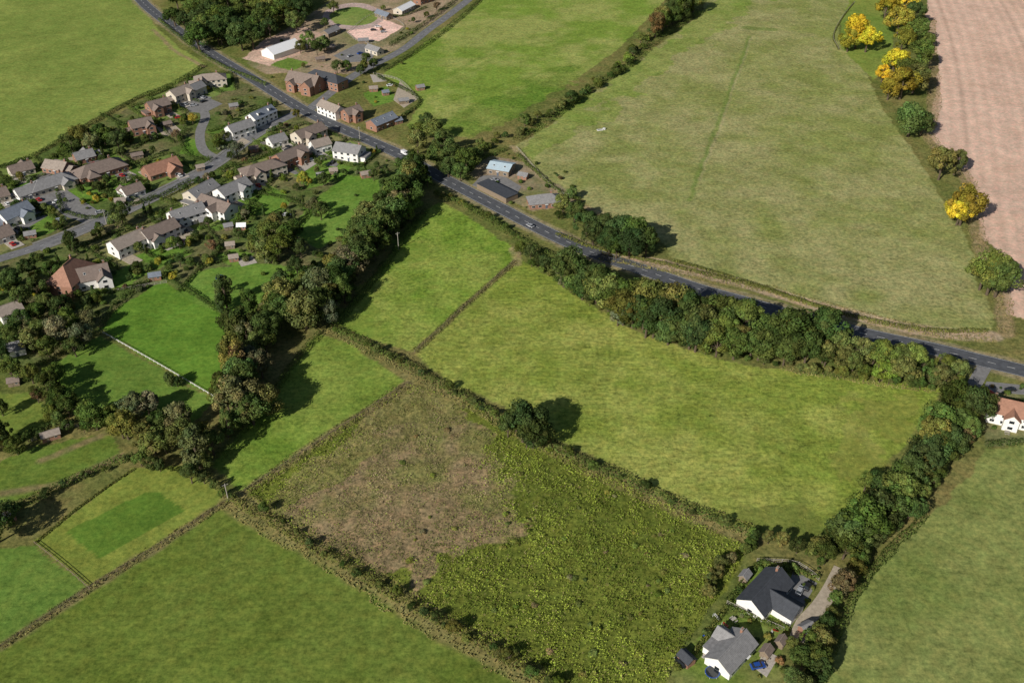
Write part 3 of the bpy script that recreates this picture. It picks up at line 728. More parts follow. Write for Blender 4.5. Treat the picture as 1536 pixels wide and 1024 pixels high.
BK = ('broad', 'broad', 'tall')
SW = (5,5,3,.6,.2,.8,0)
belt([(628,208),(622,248),(610,285),(588,320),(558,352),(533,382),(510,412),(486,446),(463,470)], 5.8, 12, 16, 2.0, SW, BK, 1.08)
belt([(618,262),(588,300),(545,340),(518,378),(494,412),(468,444)], 7, 9, 14, 2.6, SW, BK, 1.02, gap=.08)
belt([(648,240),(622,300),(584,345),(550,388),(512,436),(490,468)], 7.5, 7, 11, 1.8, SW, BK, 1.0, gap=.1)
belt([(430,432),(400,485),(385,505),(360,540),(372,575),(352,612),(330,640),(300,672)], 6, 9, 14, 2.8, (5,5,3,.5,.4,1.4,0), BK, 1.06)
belt([(395,515),(350,500),(345,555),(330,600),(395,585),(375,620)], 6.8, 9, 14, 2.8, (5,5,3,.5,.5,1.4,0), BK, 1.05, gap=.08)
belt([(410,460),(400,500),(385,545),(345,590)], 7.5, 9, 13, 2.8, (5,5,3,.5,.3,1.4,0), BK, 1.05)
belt([(195,640),(220,665),(255,660),(300,690)], 6, 8, 12, 2, (4,3,3,.5,1.2,1.5,0))
belt([(655,288),(680,298),(700,308),(740,330),(780,356)], 4, 2.8, 4.2, .8, wf=1.2)
belt([(785,372),(810,385),(835,398)], 4.5, 6, 8, 1.5, (5,5,2,.5,0,0,0), wf=1.15)
RW = (6,5,1.6,.3,0,.2,0)
belt([(848,398),(875,411),(910,430),(960,446),(1010,460),(1060,472),(1120,484),(1180,490),(1245,498)], 5.4, 12, 16, 2.2, RW, wf=1.1)
belt([(835,400),(870,420),(905,442),(945,470),(990,488),(1040,500),(1100,512),(1160,520),(1240,524)], 5.8, 10, 14, 2.2, RW, wf=1.08)
belt([(880,420),(930,452),(990,480),(1060,490),(1130,500),(1210,508)], 6.2, 12, 16, 2.2, RW, wf=1.1)
belt([(1220,506),(1290,524),(1340,531),(1400,541),(1440,552)], 5.0, 8, 11, 1.6, (2,5,4,.5,0,0,.1), wf=1.1)
belt([(1240,532),(1290,547),(1340,554),(1390,560),(1440,570)], 5.0, 7, 9.5, 1.6, (2,5,4,.5,0,0,.1), wf=1.15)
belt([(1150,540),(1200,548),(1250,555),(1320,566),(1400,578)], 4, 3, 5.2, 1.2, (2,3,5,.5,.5,1,.2), wf=1.3)
belt([(800,395),(850,428),(900,462),(950,488),(1030,518),(1120,536)], 5, 2.5, 4.5, 1.0, (3,4,4,.5,.3,.5,.2), wf=1.3)
for u, v, h in [(845,305,9),(862,318,10),(880,335,12),(905,340,13),(930,345,14),(955,350,14),(970,362,13),(945,365,13),(915,360,12),(890,352,11),(858,290,6),(838,322,5),(925,372,9)]:
    tree(u, v, h, 'broad', mixcol((6,4,1,0,0,0,0)), 1.08)
for u, v, h in [(700,240,12),(680,232,12),(665,215,12),(650,195,11),(690,258,9),(712,232,8),(640,180,8),(720,215,6),(672,250,10),(655,232,11),(628,195,9)]:
    tree(u, v, h, 'broad', mixcol((4,4,1,0,0,0,0)), 1.1)
belt([(1040,0),(1020,15),(1000,22),(985,38)], 4, 12, 16, 3)
belt([(985,45),(955,70),(940,92),(905,112),(865,142),(820,168),(780,190),(740,205),(712,225)], 6, 4, 7.5, 3, (4,4,2,1,0,0,0), wf=1.3)
belt([(930,105),(880,135),(820,178),(790,200)], 8, 2.5, 5, 2, (3,3,2,1,1,1,.2), wf=1.2)
belt([(1462,600),(1445,625),(1420,650),(1400,680),(1372,702),(1350,735),(1320,765),(1290,790),(1262,812)], 5.2, 9, 13, 1.8, (6,5,2,.4,0,0,0), wf=1.1)
belt([(1430,612),(1410,640),(1395,665),(1360,690),(1350,715),(1330,720)], 6, 9, 12, 2.5, (6,5,2,.4,0,0,0), wf=1.1)
belt([(1460,640),(1420,690),(1385,735),(1340,780),(1300,818),(1275,860),(1250,905),(1238,945),(1225,985),(1212,1020)], 4.4, 5.5, 9, 1.4, (5,4,2,.5,.3,0,0), wf=1.1)
for u, v, h in [(1255,805,8),(1230,820,7),(1300,722,7),(1190,965,5),(1205,990,7),(1190,1015,6),(1200,1030,8),(1215,960,6),(1240,830,8)]: tree(u, v, h, 'broad', mixcol((5,4,1,0,0,0,0)))
for u, v, h, c in [(1288,45,22,YL),(1302,58,16,YL),(1274,60,14,YG),(1330,12,18,YG),(1350,30,18,YG),(1372,20,15,MG),(1376,48,16,MG),(1343,90,16,YL),(1380,82,17,MG),(1355,125,17,YG),(1335,132,13,YG),(1374,118,16,OL),(1368,178,18,MG),(1385,185,13,DG),(1414,245,16,OL),(1436,242,13,OL),(1448,308,18,YG),(1440,318,12,YL),(1490,410,18,MG),(1502,415,17,DG),(1476,412,13,OL),(1392,60,10,OL),(1325,110,10,YL),(1362,5,15,YL),(1340,-15,18,MG),(1365,-25,16,YG),(1362,105,14,OL),(1356,58,15,YG)]:
    tree(u, v, h, 'broad', c, 1.05)
for k in range(105):
    u = random.uniform(238, 480); v = random.uniform(-60, 58)
    if v > 16+(u-238)*.75: continue
    if u > 375 and v > 62-(u-375)*.42: continue
    tree(u, v, random.uniform(12, 18), 'broad', mixcol((8,3,.3,.3,0,0,0)), 1.1)
for u, v, h in [(462,60,11),(475,72,9),(485,65,10),(520,98,7),(545,100,8),(550,88,7),(505,100,8),(450,70,8),(455,98,4),(487,35,7),(500,10,8),(575,12,5),(640,22,5),(655,10,6),(620,30,5),(540,105,7),(560,95,6)]:
    tree(u, v, h, 'broad', mixcol((5,4,2,.3,1,0,.2)))
for u, v, h, c in [(785,635,14,DG),(800,648,12,DG),(775,628,11,DG),(762,640,8,DG),(790,655,9,DG),(255,568,6,DG),(265,572,5,DG),(120,505,10,GY),(100,480,10,MG),(85,495,11,GY),(60,495,9,MG),(45,510,10,OL),(30,480,9,DG),(130,480,8,GY),(30,445,11,DG),(55,430,10,DG),(70,455,9,MG),
  (15,420,9,MG),(40,400,8,DG),(70,578,10,DG),(90,598,9,DG),(100,610,8,DG),(45,560,8,OL),(15,555,9,MG),(0,530,9,DG),(140,625,10,MG),(130,615,8,LG),(165,625,8,MG),(180,640,9,OL),(200,610,10,GY),(220,605,9,GY),(240,635,9,DG),(265,625,10,GY),(0,650,9,DG),(22,668,7,MG),(0,610,7,DG),(-10,790,11,DG),(8,770,8,MG),
  (402,350,12,MG),(415,372,12,MG),(395,375,11,OL),(430,355,11,MG),(450,372,9,DG),(385,350,9,MG),(412,335,9,OL),(480,315,9,DG),(470,308,7,GY),(120,205,13,OL),(105,212,10,MG),(135,212,10,GY),(175,210,9,DG),(190,205,8,DG),(180,318,11,DG),(175,330,8,MG),(105,362,9,DG),(325,212,6,MG),(355,225,9,GY),(150,195,8,DG),(95,222,6,MG),(420,420,8,DG),
  (70,520,9,DG),(20,500,9,MG),(110,520,8,DG),(90,460,9,DG),(75,405,8,DG),(55,470,8,DG),(155,205,9,MG),(440,345,9,MG),(80,560,8,MG),(445,400,9,DG),(455,425,10,MG),(430,445,10,OL),(290,655,9,OL)]:
    tree(u, v, h, 'broad', c)
for u, v, h in [(336,438,13),(330,455,8),(374,455,12),(380,462,7),(100,360,9),(112,368,8)]: tree(u, v, h, 'conifer' if u < 120 else 'tall', DG, .8)
for u, v, h, c in [(455,268,7,YG),(462,272,5,YG),(288,178,6,YG),(485,268,7,DG),(270,210,4,DG),(425,268,4,LG),(98,300,3,LG),(125,304,3,YG),(205,285,3,YG),(185,272,5,GY),(545,255,5,MG),(560,262,6,MG)]:
    tree(u, v, h, 'broad', c, .95)
vp = GP(VIL); LAWNS = [GP(p) for p in ([(262,440),(300,405),(370,395),(470,400),(462,418),(400,440),(380,470),(330,470)], [(455,312),(520,262),(578,272),(560,300),(515,355),(475,375),(440,350)], [(355,300),(400,275),(440,300),(420,320),(370,325)])]
def free(x, y, m=1.0, rd=5.8):
    if np.min(np.hypot(ALLR[:, 0]-x, ALLR[:, 1]-y)) < rd: return False
    if any(math.hypot(cx_-x, cy_-y) < 3.5 for (cx_, cy_), _a in CARSPOTS): return False
    return all(math.hypot(hx-x, hy-y) > r*.85+m for hx, hy, r in HC)
c = 0; tries = 0
while c < 540 and tries < 12000:
    tries += 1
    u = random.uniform(-30, 600); v = random.uniform(100, 545); x, y = G(u, v)
    pa = np.array([x]), np.array([y])
    if not inpoly(*pa, vp)[0] or not free(x, y): continue
    if any(inpoly(*pa, l)[0] for l in LAWNS) and random.random() < .93: continue
    r = random.random()
    if r < .66: put(x, y, random.uniform(1.2, 3.4), 'bush', mixcol((5,4,2,1.2,.6,.8,.3)), 1.1)
    elif r < .92: put(x, y, random.uniform(3.5, 7), 'broad', mixcol((6,4,2,.6,.4,.6,.1)))
    elif r < .98: put(x, y, random.uniform(4, 7), 'conifer', DG)
    else: put(x, y, random.uniform(3, 5), 'broad', YG)
    c += 1
for k in range(130):
    u, v = random.choice([(random.uniform(1470,1560), random.uniform(575,665)), (random.uniform(700,860), random.uniform(232,320)), (random.uniform(1010,1190), random.uniform(930,1020)), (random.uniform(400,640), random.uniform(20,185)),(random.uniform(1095,1235), random.uniform(845,935))])
    x, y = G(u, v)
    if free(x, y, .6): put(x, y, random.uniform(.9, 2.6), 'bush', mixcol((5,4,2,1,.8,.8,.2)), 1.1)
belt([(500,492),(560,520),(620,552),(680,585),(740,618),(780,645)], 6, 3, 5.3, 1.2, (5,4,2,.5,0,0,0), wf=1.05, gap=.2)
belt([(820,662),(850,678),(950,722),(1050,770),(1130,800)], 9, 2.4, 4.8, 1, (4,4,3,.5,0,0,0), wf=1.1)
belt([(375,752),(410,775),(455,805),(520,845),(570,878),(620,905)], 7, 2.6, 5.4, 1.2, (5,4,2,.5,0,0,0), wf=1.1, gap=.12)
belt([(640,920),(700,952),(760,985),(830,1025),(900,1080)], 3.5, 2.6, 5.2, 1.4, (5,4,2,.5,0,0,0), wf=1.15)
belt([(0,765),(60,742),(120,715),(185,688)], 6, 2.5, 5.4, 1.2, (5,4,2,.5,.4,.5,0), wf=1.1)
belt([(205,690),(260,700),(310,722),(345,745)], 4.5, 3, 6, 1.6, (5,4,2,.5,.4,.5,0), wf=1.1)
belt([(60,650),(0,665),(-60,690)], 5, 3, 6, 1.5)
belt([(180,625),(110,640),(55,600),(40,585)], 6, 4, 7, 1.5)
belt([(1130,805),(1170,810),(1210,825),(1235,835)], 4, 4, 6.5, 1.2)
belt([(1075,850),(1060,890),(1085,840),(1130,820)], 4, 3, 4.8, 1.5, (1,2,3,3,.5,.5,0), wf=1.2)
f9 = GP(F9)
for k in range(150):
    u = random.uniform(560, 1110); v = random.uniform(640, 1020); x, y = G(u, v)
    if u < 760 and random.random() < .5: continue
    if inpoly(np.array([x]), np.array([y]), f9)[0]: put(x, y, random.uniform(.5, 1.3), 'bush', random.choice([(.20,.24,.06), LG, (.15,.19,.05), (.24,.25,.07), (.22,.19,.09)]), 1.8)

# ---------------------------------------------------------------- hedges
def hedge(px, w=1.6, h=1.7, col=MG, dens=26, name='hedge', hv=.45, world=None, mask=False):
    g = np.random.default_rng(int(R.integers(1e9)))
    P0 = np.array(world) if world is not None else smooth(GP(px), 3)
    D = resample(P0, .5)
    T_ = np.gradient(D, axis=0); T_ /= np.linalg.norm(T_, axis=1, keepdims=True)+1e-9; Nn = np.c_[-T_[:, 1], T_[:, 0]]
    D = D+Nn*((fbm(D[:, 0], D[:, 1], 9, 91, 2)-.5)*w*.5)[:, None]
    if mask:
        ok = np.array([free(x, y, .2, 5.0) for x, y in D]); D = D[ok]; Nn = Nn[ok]
        if len(D) < 8: return
    n = int(len(D)*.5*dens)
    k = g.integers(0, len(D), n)
    hh = h*(1-hv+2*hv*fbm(D[k, 0], D[k, 1], 3.5, 5, 3)); ww = w*(.7+.6*fbm(D[k, 0], D[k, 1], 5, 15, 2))
    a = g.uniform(0, math.pi, n)
    ox = np.cos(a)*ww/2*1.1; oz = np.sin(a)**.6*hh
    oz = np.where(g.random(n) < .3, g.uniform(0, 1, n)*hh, oz)
    P = np.c_[D[k]+Nn[k]*ox[:, None]+g.normal(size=(n, 2))*.12, np.maximum(.1, oz+g.normal(size=n)*.1)]
    nr = np.c_[Nn[k]*np.cos(a)[:, None], np.sin(a)]+g.normal(size=(n, 3))*.4
    V, Q_ = cards(P, nr, g.uniform(.2, .38, n), g, .75)
    b = (.6+.8*fbm(D[k, 0], D[k, 1], 2.5, 8, 3))*g.uniform(.8, 1.2, n)
    ob = link(name, mesh_from_quads(name, V, Q_, [LEAF], col=np.repeat(np.c_[b*g.uniform(.9, 1.2, n), b, b*.9], 4, 0)))
    ob.color = (*col, 1)
for px, w, h, c in [
 ([(500,492),(560,522),(620,556),(680,588),(740,622),(800,655),(850,682),(950,727),(1050,772),(1135,808)], 3.2, 2.2, MG),
 ([(345,750),(400,778),(450,810),(520,850),(600,897),(680,943),(760,988),(860,1050)], 3.0, 1.6, OL),
 ([(655,292),(700,312),(770,354),(830,390)], 3, 2.4, MG),
 ([(835,352),(900,375),(1000,398),(1130,430),(1270,472),(1380,495),(1480,497)], 1.8, 1.3, OL),
 ([(1050,20),(990,58),(945,98),(880,140),(830,178),(775,212)], 5, 2.2, MG),
 ([(0,254),(50,235),(100,207),(200,152),(262,126),(305,100)], 2, 2, DG),
 ([(238,30),(262,50),(300,80),(335,100),(400,128)], 2, 1.6, MG),
 ([(575,108),(640,68),(700,20),(730,-10)], 2.5, 2.2, DG), ([(585,70),(620,48),(660,20),(690,-5)], 2.5, 2.2, DG),
 ([(278,195),(272,215),(288,238),(318,242)], 2, 2.4, DG), ([(88,292),(98,318),(150,326),(235,294)], 1.8, 1.6, DG),
 ([(168,300),(215,305),(285,272)], 1.8, 1.6, DG), ([(120,262),(160,290),(205,300)], 1.5, 1.6, DG),
 ([(430,250),(480,238),(530,250)], 1.6, 1.8, MG), ([(375,288),(450,302)], 1.6, 1.6, DG), ([(410,268),(400,282),(362,322)], 1.4, 1.6, DG),
 ([(565,115),(628,150),(602,178)], 1.6, 1.7, DG), ([(775,232),(835,286),(870,300)], 1.6, 1.5, MG),
 ([(1092,902),(1140,845)], 1.6, 1.6, MG), ([(1140,845),(1228,868)], 1.6, 1.8, MG), ([(1040,980),(1088,912)], 1.4, 1.3, OL), ([(1088,912),(1180,945)], 1.4, 1.6, MG),
 ([(160,440),(215,428),(245,416),(345,478)], 1.6, 1.5, DG), ([(152,490),(180,455),(215,425)], 2.2, 2.2, DG),
 ([(60,550),(100,525),(150,500)], 2.5, 2.5, MG), ([(268,440),(300,405),(340,390)], 1.5, 1.7, DG),
 ([(1478,668),(1560,662)], 2, 2, DG), ([(1466,606),(1490,600),(1560,604)], 1.5, 1.2, DG), ([(1385,775),(1310,855),(1262,935),(1225,1040)], 2.5, 2, MG),
 ([(0,770),(60,745),(180,692),(205,690)], 3, 2.4, MG), ([(52,815),(120,760),(200,704)], .8, .35, OL), ([(0,668),(60,648),(110,632)], 2.6, 2.2, DG),
 ([(505,488),(560,422),(605,360),(640,318)], 3, 2, DG), ([(480,500),(440,548),(400,605),(330,690)], 2.5, 2, MG),
 ([(1010,392),(1100,418),(1250,468)], 1.6, 1.2, OL), ([(700,262),(722,240),(760,225)], 2.5, 2, MG), ([(560,20),(600,25),(640,12)], 1.5, 1.5, DG),
 ([(20,340),(70,322),(95,340)], 1.5, 1.4, MG), ([(430,300),(462,318),(440,350)], 1.8, 2, DG), ([(300,335),(330,372),(300,400)], 1.5, 1.7, DG), ([(225,395),(290,378)], 1.4, 1.5, DG),
 ([(0,275),(40,262)], 1.5, 1.6, DG), ([(200,225),(235,205),(262,215)], 1.5, 1.6, DG), ([(345,245),(372,262)], 1.5, 1.7, DG), ([(150,172),(200,195)], 1.5, 1.6, DG), ([(1095,902),(1110,910),(1160,938)], 1, .9, MG),
 ([(1258,75),(1250,55),(1262,30),(1280,5)], .8, .6, OL),
]: hedge(px, w, h, c)
for hi in HINFO:
    if not hi[5]: continue
    L_, W2 = hi[3], hi[4]; a_, b_ = L_/2+4+random.uniform(-.5, 1.5), L_/2+4+random.uniform(-.5, 1.5); f_, r_ = -W2/2-8, W2/2+random.uniform(11, 15)
    hedge(None, random.uniform(1.1, 1.7), random.uniform(1.4, 2.3), random.choice([DG, DG, MG]), 24, 'garden_hedge', .35, [loc(hi, -a_, f_), loc(hi, -a_, r_), loc(hi, b_, r_), loc(hi, b_, f_)], True)

# ---------------------------------------------------------------- rough vegetation
def tufts(name, poly_px, dens, hsc, cols, size, excl=None, only=None, seed=1, soft=3.0):
    g = np.random.default_rng(seed); poly = GP(poly_px); a = np.array(poly)
    x0, y0 = a.min(0); x1, y1 = a.max(0); n = int((x1-x0)*(y1-y0)*dens)
    x = g.uniform(x0, x1, n); y = g.uniform(y0, y1, n); m = inpoly(x, y, poly)
    qx = x+(fbm(x, y, 16, 103, 4)-0.5)*34+g.normal(size=n)*soft; qy = y+(fbm(x, y, 16, 109, 4)-0.5)*34+g.normal(size=n)*soft
    if excl is not None: m &= ~inpoly(qx, qy, GP(excl))
    if only is not None: m &= inpoly(qx, qy, GP(only))
    m &= g.random(n) < np.clip((fbm(x, y, 4, 51, 3)-.3)*3.2, 0.08, 1)
    x, y = x[m], y[m]; n = len(x)
    hh = hsc*(.15+1.4*fbm(x, y, 3.0, 52, 3)**1.5)
    P = np.c_[x, y, hh*g.uniform(.3, 1, n)]
    V, Q_ = cards(P, np.c_[g.normal(size=(n, 2))*.75, np.full(n, .8)], g.uniform(.6, 1.3, n)*size, g, .6)
    t = np.clip((fbm(x, y, 13, 53, 4)-.5)*5+.5+g.normal(size=n)*.25, 0, 1)[:, None]
    col = np.array(cols[0])*(1-t)+np.array(cols[1])*t
    col *= g.uniform(.7, 1.2, (n, 1))*(.55+.8*hh/hsc)[:, None]*(.72+.56*fbm(x, y, 24, 57, 3))[:, None]
    ob = link(name, mesh_from_quads(name, V, Q_, [LEAF], col=np.repeat(col, 4, 0))); ob.color = (1, 1, 1, 1)
tufts('tall_weeds', F9, 8, 1.5, (T(130,150,54), T(98,118,42)), .25, BR, None, 5, 7)
tufts('dry_grass', F9, 6, .8, (T(142,132,94), T(112,118,64)), .2, None, BR, 6, 8)
tufts('green_weeds', BR, 2.0, .9, (T(112,130,52), T(98,114,46)), .22, None, None, 9)
tufts('dry_stems', F9, 1.5, 1.4, (T(138,130,84), T(122,120,66)), .2, BR, None, 19, 7)
tufts('meadow_grass', F8, 1.8, .3, (T(126,142,60), T(108,128,50)), .2, None, None, 8)
for i_, (pl, ww) in enumerate([([(345,750),(450,812),(560,872),(650,930),(760,990),(860,1060)], 9), ([(500,492),(620,556),(740,622),(850,682),(950,727),(1135,808)], 7), ([(772,392),(700,457),(622,528)], 2.5),
     ([(612,577),(490,655),(368,738)], 4), ([(340,752),(240,817),(132,884),(0,972)], 2.4), ([(1170,548),(1300,568),(1420,585)], 7), ([(900,385),(1130,430),(1380,495),(1490,505)], 6), ([(1395,30),(1400,160),(1392,205),(1450,270),(1465,350),(1500,440),(1510,500)], 7)]):
    hedge(pl, ww, .6, (.23,.22,.09), 16 if ww > 3 else 12, 'verge_grass', .5)

# ---------------------------------------------------------------- fences, poles
def fence(px, mat, h=1.2, sp=3.0, rails=2, name='post_and_rail_fence', t=.12):
    D = resample(smooth(GP(px), 3), sp); m = MB()
    for i, p in enumerate(D):
        m.box((p[0], p[1], h/2), (t, t, h))
        if i < len(D)-1:
            q = D[i+1]; d = q-p; L_ = np.hypot(*d); ang = math.atan2(d[1], d[0])
            for r_ in range(rails):
                z = h*(.9-.4*r_)
                M = Matrix.Translation(((p[0]+q[0])/2, (p[1]+q[1])/2, z)) @ Matrix.Rotation(ang, 4, 'Z')
                m.box((0, 0, 0), (L_-t-.01, .05, .12), 0, M)
    m.obj(name, [mat])
fence([(155,500),(240,548),(325,598)], WHITE, 1.0, 2.5, 2, 'white_rail_fence', .14)
fence([(772,392),(622,528)], WOOD)
fence([(340,752),(240,817),(132,884),(0,972)], WOOD)
fence([(612,575),(368,736)], WOOD)
fence([(1258,75),(1250,55),(1262,28),(1282,4)], PALEW)
fence([(775,222),(832,284),(870,298)], PALEW)
fence([(1135,842),(1195,846),(1228,870)], PALEW, 1.6, 2.4, 3, 'garden_fence')
fence([(1090,905),(1130,925),(1175,945)], PALEW, 1.6, 2.4, 3, 'garden_fence')
fence([(52,815),(90,845),(135,884)], WOOD)
fence([(160,440),(215,430),(250,424)], PALEW, 1.4, 2.4, 3, 'garden_fence')
fence([(48,662),(100,640),(118,640)], PALEW, 1.4, 2.4, 3, 'garden_fence')
fence([(560,112),(600,122),(628,150)], PALEW, 1.5, 2.4, 3, 'garden_fence')
fence([(520,50),(562,22),(606,40),(570,64),(540,64),(520,50)], PALEW, 1.3, 3, 2, 'arena_fence')
def pole(u, v, h=9):
    x, y = G(u, v); m = MB()
    m.cyl((0, 0, h/2), .19, h, 0, 8, r2=.13); m.box((0, 0, h-.6), (2.0, .12, .14)); m.box((0, .12, h-1.3), (.5, .25, .7), 1)
    for s in (-.85, -.3, .3, .85): m.cyl((s, 0, h-.43), .06, .2, 1, 6)
    o = m.obj('telegraph_pole', [PALEW, KERB]); o.location = (x, y, 0); o.rotation_euler = (0, 0, .5)
pole(598, 374); pole(343, 752, 8); pole(390, 60, 9); pole(160, 336, 8); pole(540, 210, 8)
x, y = G(900, 196); m = MB()
m.box((0, 0, .25), (3.6, 1.3, .1))
for s in (-1, 1): m.box((0, s*.65, .5), (3.6, .1, .6)); m.box((s*1.75, 0, .5), (.1, 1.2, .6)); m.box((s*1.4, 0, .1), (.2, 1.1, .2))
m.box((0, 0, .62), (3.38, 1.18, .04), 1); m.box((2.6, .3, .6), (1.2, 1.0, 1.2))
o = m.obj('water_trough', [FRAME, GLASS]); o.location = (x, y, 0); o.rotation_euler = (0, 0, .3)
def trampoline(u, v, r=1.8):
    x, y = G(u, v); m = MB()
    m.cyl((0, 0, .85), r, .06, 0, 20); m.cyl((0, 0, .80), r+.25, .08, 1, 20)
    for k in range(6):
        a = k*math.pi/3; m.cyl((math.cos(a)*(r+.1), math.sin(a)*(r+.1), .38), .04, .76, 2, 6)
    o = m.obj('trampoline', [GLASS, CPN['blue'], FRAME]); o.location = (x, y, 0)
def table(u, v, z=0.0):
    x, y = G(u, v); m = MB(); m.box((0, 0, .74), (1.6, .9, .06))
    for sx_ in (-1, 1):
        for sy_ in (-1, 1): m.box((sx_*.7, sy_*.35, .355), (.08, .08, .71))
        m.box((0, sx_*.95, .44), (1.5, .3, .05)); m.box((-.6, sx_*.95, .2), (.06, .25, .4)); m.box((.6, sx_*.95, .2), (.06, .25, .4))
    o = m.obj('picnic_table', [PALEW]); o.location = (x, y, .08); o.rotation_euler = (0, 0, random.uniform(0, 3))
def slide(u, v, colr):
    x, y = G(u, v); m = MB()
    M = Matrix.Translation((.6, 0, .65)) @ Matrix.Rotation(.6, 4, 'Y')
    m.box((0, 0, 0), (2.0, .5, .06), 0, M); m.box((0, .27, .1), (2.0, .05, .2), 0, M); m.box((0, -.27, .1), (2.0, .05, .2), 0, M)
    for s in (-.25, .25): m.box((-.5, s, .6), (.07, .07, 1.2), 1)
    for k in range(4): m.box((-.5, 0, .2+.26*k), (.05, .43, .05), 1)
    o = m.obj('garden_slide', [CPN[colr], FRAME]); o.location = (x, y, 0); o.rotation_euler = (0, 0, random.uniform(0, 6))

# ---------------------------------------------------------------- vehicles
def carpaint(n, c): return mat_simple('car_paint_'+n, c, 0.25, 0.03, 1, spec=0.6)
CPN = {'white': carpaint('white', (.7,.7,.7)), 'red': carpaint('red', (.45,.02,.02)), 'blue': carpaint('blue', (.02,.07,.3)), 'black': carpaint('black', (.02,.02,.022)), 'silver': carpaint('silver', (.35,.36,.38))}
TYRE = mat_simple('tyre', (.02,.02,.02), .9)
def carxy(x, y, ang, colr, van=False):
    m = MB()
    if van:
        prof = [(-2.6,.4),(-2.6,2.1),(1.2,2.15),(1.9,1.35),(2.55,1.1),(2.65,.4)]; W = 1.0
        m.poly([(a, -W, b) for a, b in prof]+[(a, W, b) for a, b in prof], [tuple(range(6))[::-1], tuple(range(6, 12))]+[(i, (i+1) % 6, 6+(i+1) % 6, 6+i) for i in range(6)], 0)
        m.poly([(1.28,-.85,2.07),(1.28,.85,2.07),(1.87,.85,1.44),(1.87,-.85,1.44)], [(0,1,2,3)], 1, Matrix.Translation((.04,0,.04)))
        for s in (-1, 1): m.box((.75, s*1.005, 1.6), (.9, .02, .5), 1)
        wx_ = (-1.6, 1.7)
    else:
        prof = [(-2.1,.32),(-2.15,.8),(-1.95,.98),(-1.3,1.02),(1.1,.98),(1.95,.85),(2.15,.62),(2.1,.32)]; n = 8
        m.poly([(a, -.88, b) for a, b in prof]+[(a, .88, b) for a, b in prof], [tuple(range(n))[::-1], tuple(range(n, 2*n))]+[(i, (i+1) % n, n+(i+1) % n, n+i) for i in range(n)], 0)
        pts = [(-1.8,-.82,1.0),(1.15,-.82,.97),(1.15,.82,.97),(-1.8,.82,1.0),(-1.25,-.64,1.42),(.45,-.64,1.45),(.45,.64,1.45),(-1.25,.64,1.42)]
        m.poly(pts, [(0,1,5,4),(1,2,6,5),(2,3,7,6),(3,0,4,7)], 1); m.box((-.4, 0, 1.455), (1.68, 1.26, .05), 0)
        for s in (-1, 1):
            m.box((-.35, s*.735, 1.2), (.1, .1, .42), 0)
            m.box((2.13, s*.6, .68), (.08, .35, .14), 2); m.box((.85, s*.95, 1.02), (.2, .16, .12), 0)
        wx_ = (-1.3, 1.35)
    for a in wx_:
        for s in (-1, 1): m.cyl((a, s*(.84 if not van else .95), .33), .33, .22, 3, 12, axis='y')
    o = m.obj('van' if van else 'parked_car', [CPN[colr], GLASS, FRAME, TYRE]); o.location = (x, y, .08); o.rotation_euler = (0, 0, ang)
def car(u, v, ang, colr, van=False): carxy(*G(u, v, .6), ang, colr, van)
def road_car(u, v, off, colr, van=False):
    x, y = G(u, v); i = int(np.argmin(np.hypot(MP[:, 0]-x, MP[:, 1]-y))); d = MP[min(i+1, len(MP)-1)]-MP[i-1]; d = d/np.hypot(*d)
    p = MP[i]+np.array([-d[1], d[0]])*off; carxy(p[0], p[1], math.atan2(d[1], d[0])+(math.pi if off < 0 else 0), colr, van)
road_car(606, 232, 2.1, 'white', True); road_car(796, 338, -2.1, 'silver')
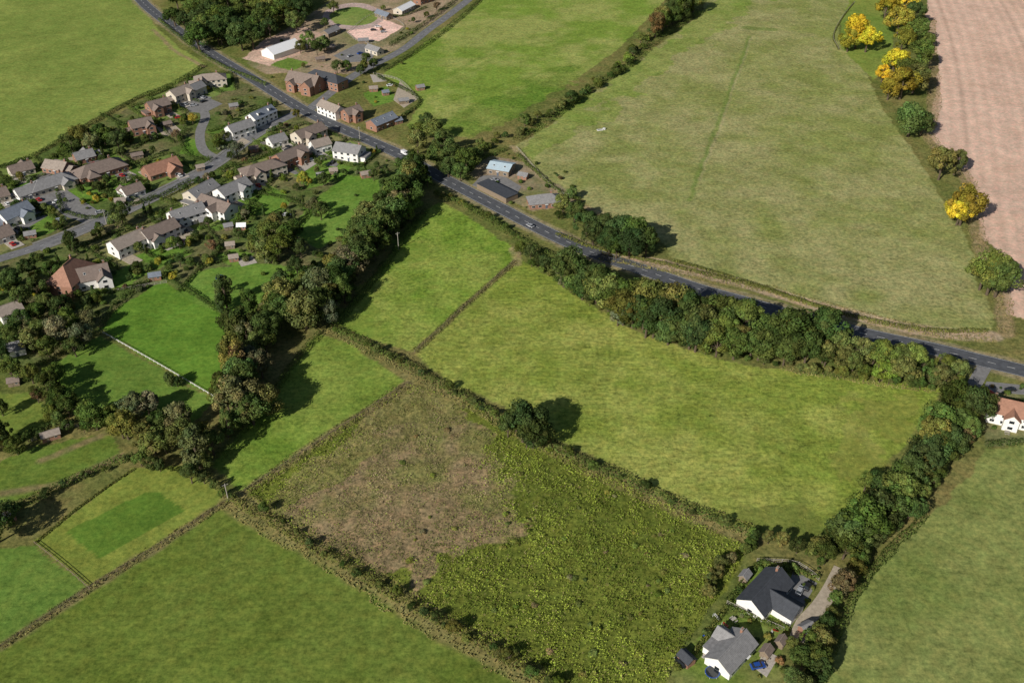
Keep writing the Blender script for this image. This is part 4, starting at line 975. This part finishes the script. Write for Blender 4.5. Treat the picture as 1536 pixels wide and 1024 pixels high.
for u, v, a, c in [(268,176,.5,'red'),(252,166,1.2,'white'),(290,158,.4,'silver'),(305,152,.9,'black'),(560,45,.2,'black'),(575,48,.4,'silver'),(567,40,.4,'white'),(540,80,.8,'blue'),(525,84,.9,'silver'),
   (468,240,.6,'white'),(150,318,.5,'silver'),(66,312,.7,'black'),(85,302,1.2,'white'),(1516,584,.2,'black'),(1137,998,.2,'blue'),(1022,992,2.2,'black'),(1200,885,1.0,'silver'),(1212,878,.9,'black'),
   (430,322,.3,'white'),(742,270,-.4,'silver'),(585,128,.4,'white'),(432,225,.4,'black')]: car(u, v, a, c)
for (p, a) in CARSPOTS: carxy(p[0], p[1], a, random.choice(['black', 'silver', 'silver', 'white', 'blue', 'red', 'black'])) if np.min(np.hypot(ALLR[:, 0]-p[0], ALLR[:, 1]-p[1])) > 5 else None
trampoline(1068, 1010); trampoline(330, 418)
for u, v in [(1062,972),(1148,988),(1185,900),(458,248),(255,362),(1100,930),(1510,650),(370,392)]: table(u, v)
slide(1085, 938, 'red'); slide(1060, 950, 'blue'); slide(1160, 948, 'red'); slide(1072, 925, 'white')

# ---------------------------------------------------------------- light, world, camera
el = math.radians(30); sx, sy = -0.62, -0.785
L_ = bpy.data.lights.new('sun', 'SUN'); L_.energy = 5.0; L_.angle = math.radians(.5); L_.color = (1, .95, .87)
lo = bpy.data.objects.new('sun', L_); scn.collection.objects.link(lo)
d = Vector((-sx*math.cos(el), -sy*math.cos(el), -math.sin(el))); lo.rotation_euler = d.to_track_quat('-Z', 'Y').to_euler(); lo.location = (-200, 0, 300)
w = bpy.data.worlds.new('World'); scn.world = w; w.use_nodes = True
nt = w.node_tree; bg = nt.nodes['Background']; sk = nt.nodes.new('ShaderNodeTexSky'); sk.sky_type = 'NISHITA'; sk.sun_disc = False
sk.sun_elevation = el; sk.sun_rotation = math.atan2(sx, sy) % (2*math.pi)
nt.links.new(sk.outputs[0], bg.inputs[0]); bg.inputs[1].default_value = 0.052
cam = bpy.data.cameras.new('camera'); co = bpy.data.objects.new('camera', cam); scn.collection.objects.link(co)
cam.sensor_width = 36; cam.lens = F/1536*36; cam.clip_end = 30000; cam.clip_start = 1
co.location = (0, 0, H); co.rotation_euler = (math.radians(90)-TH, 0, 0); scn.camera = co
scn.view_settings.view_transform = 'Standard'; scn.view_settings.look = 'None'; scn.view_settings.exposure = 0
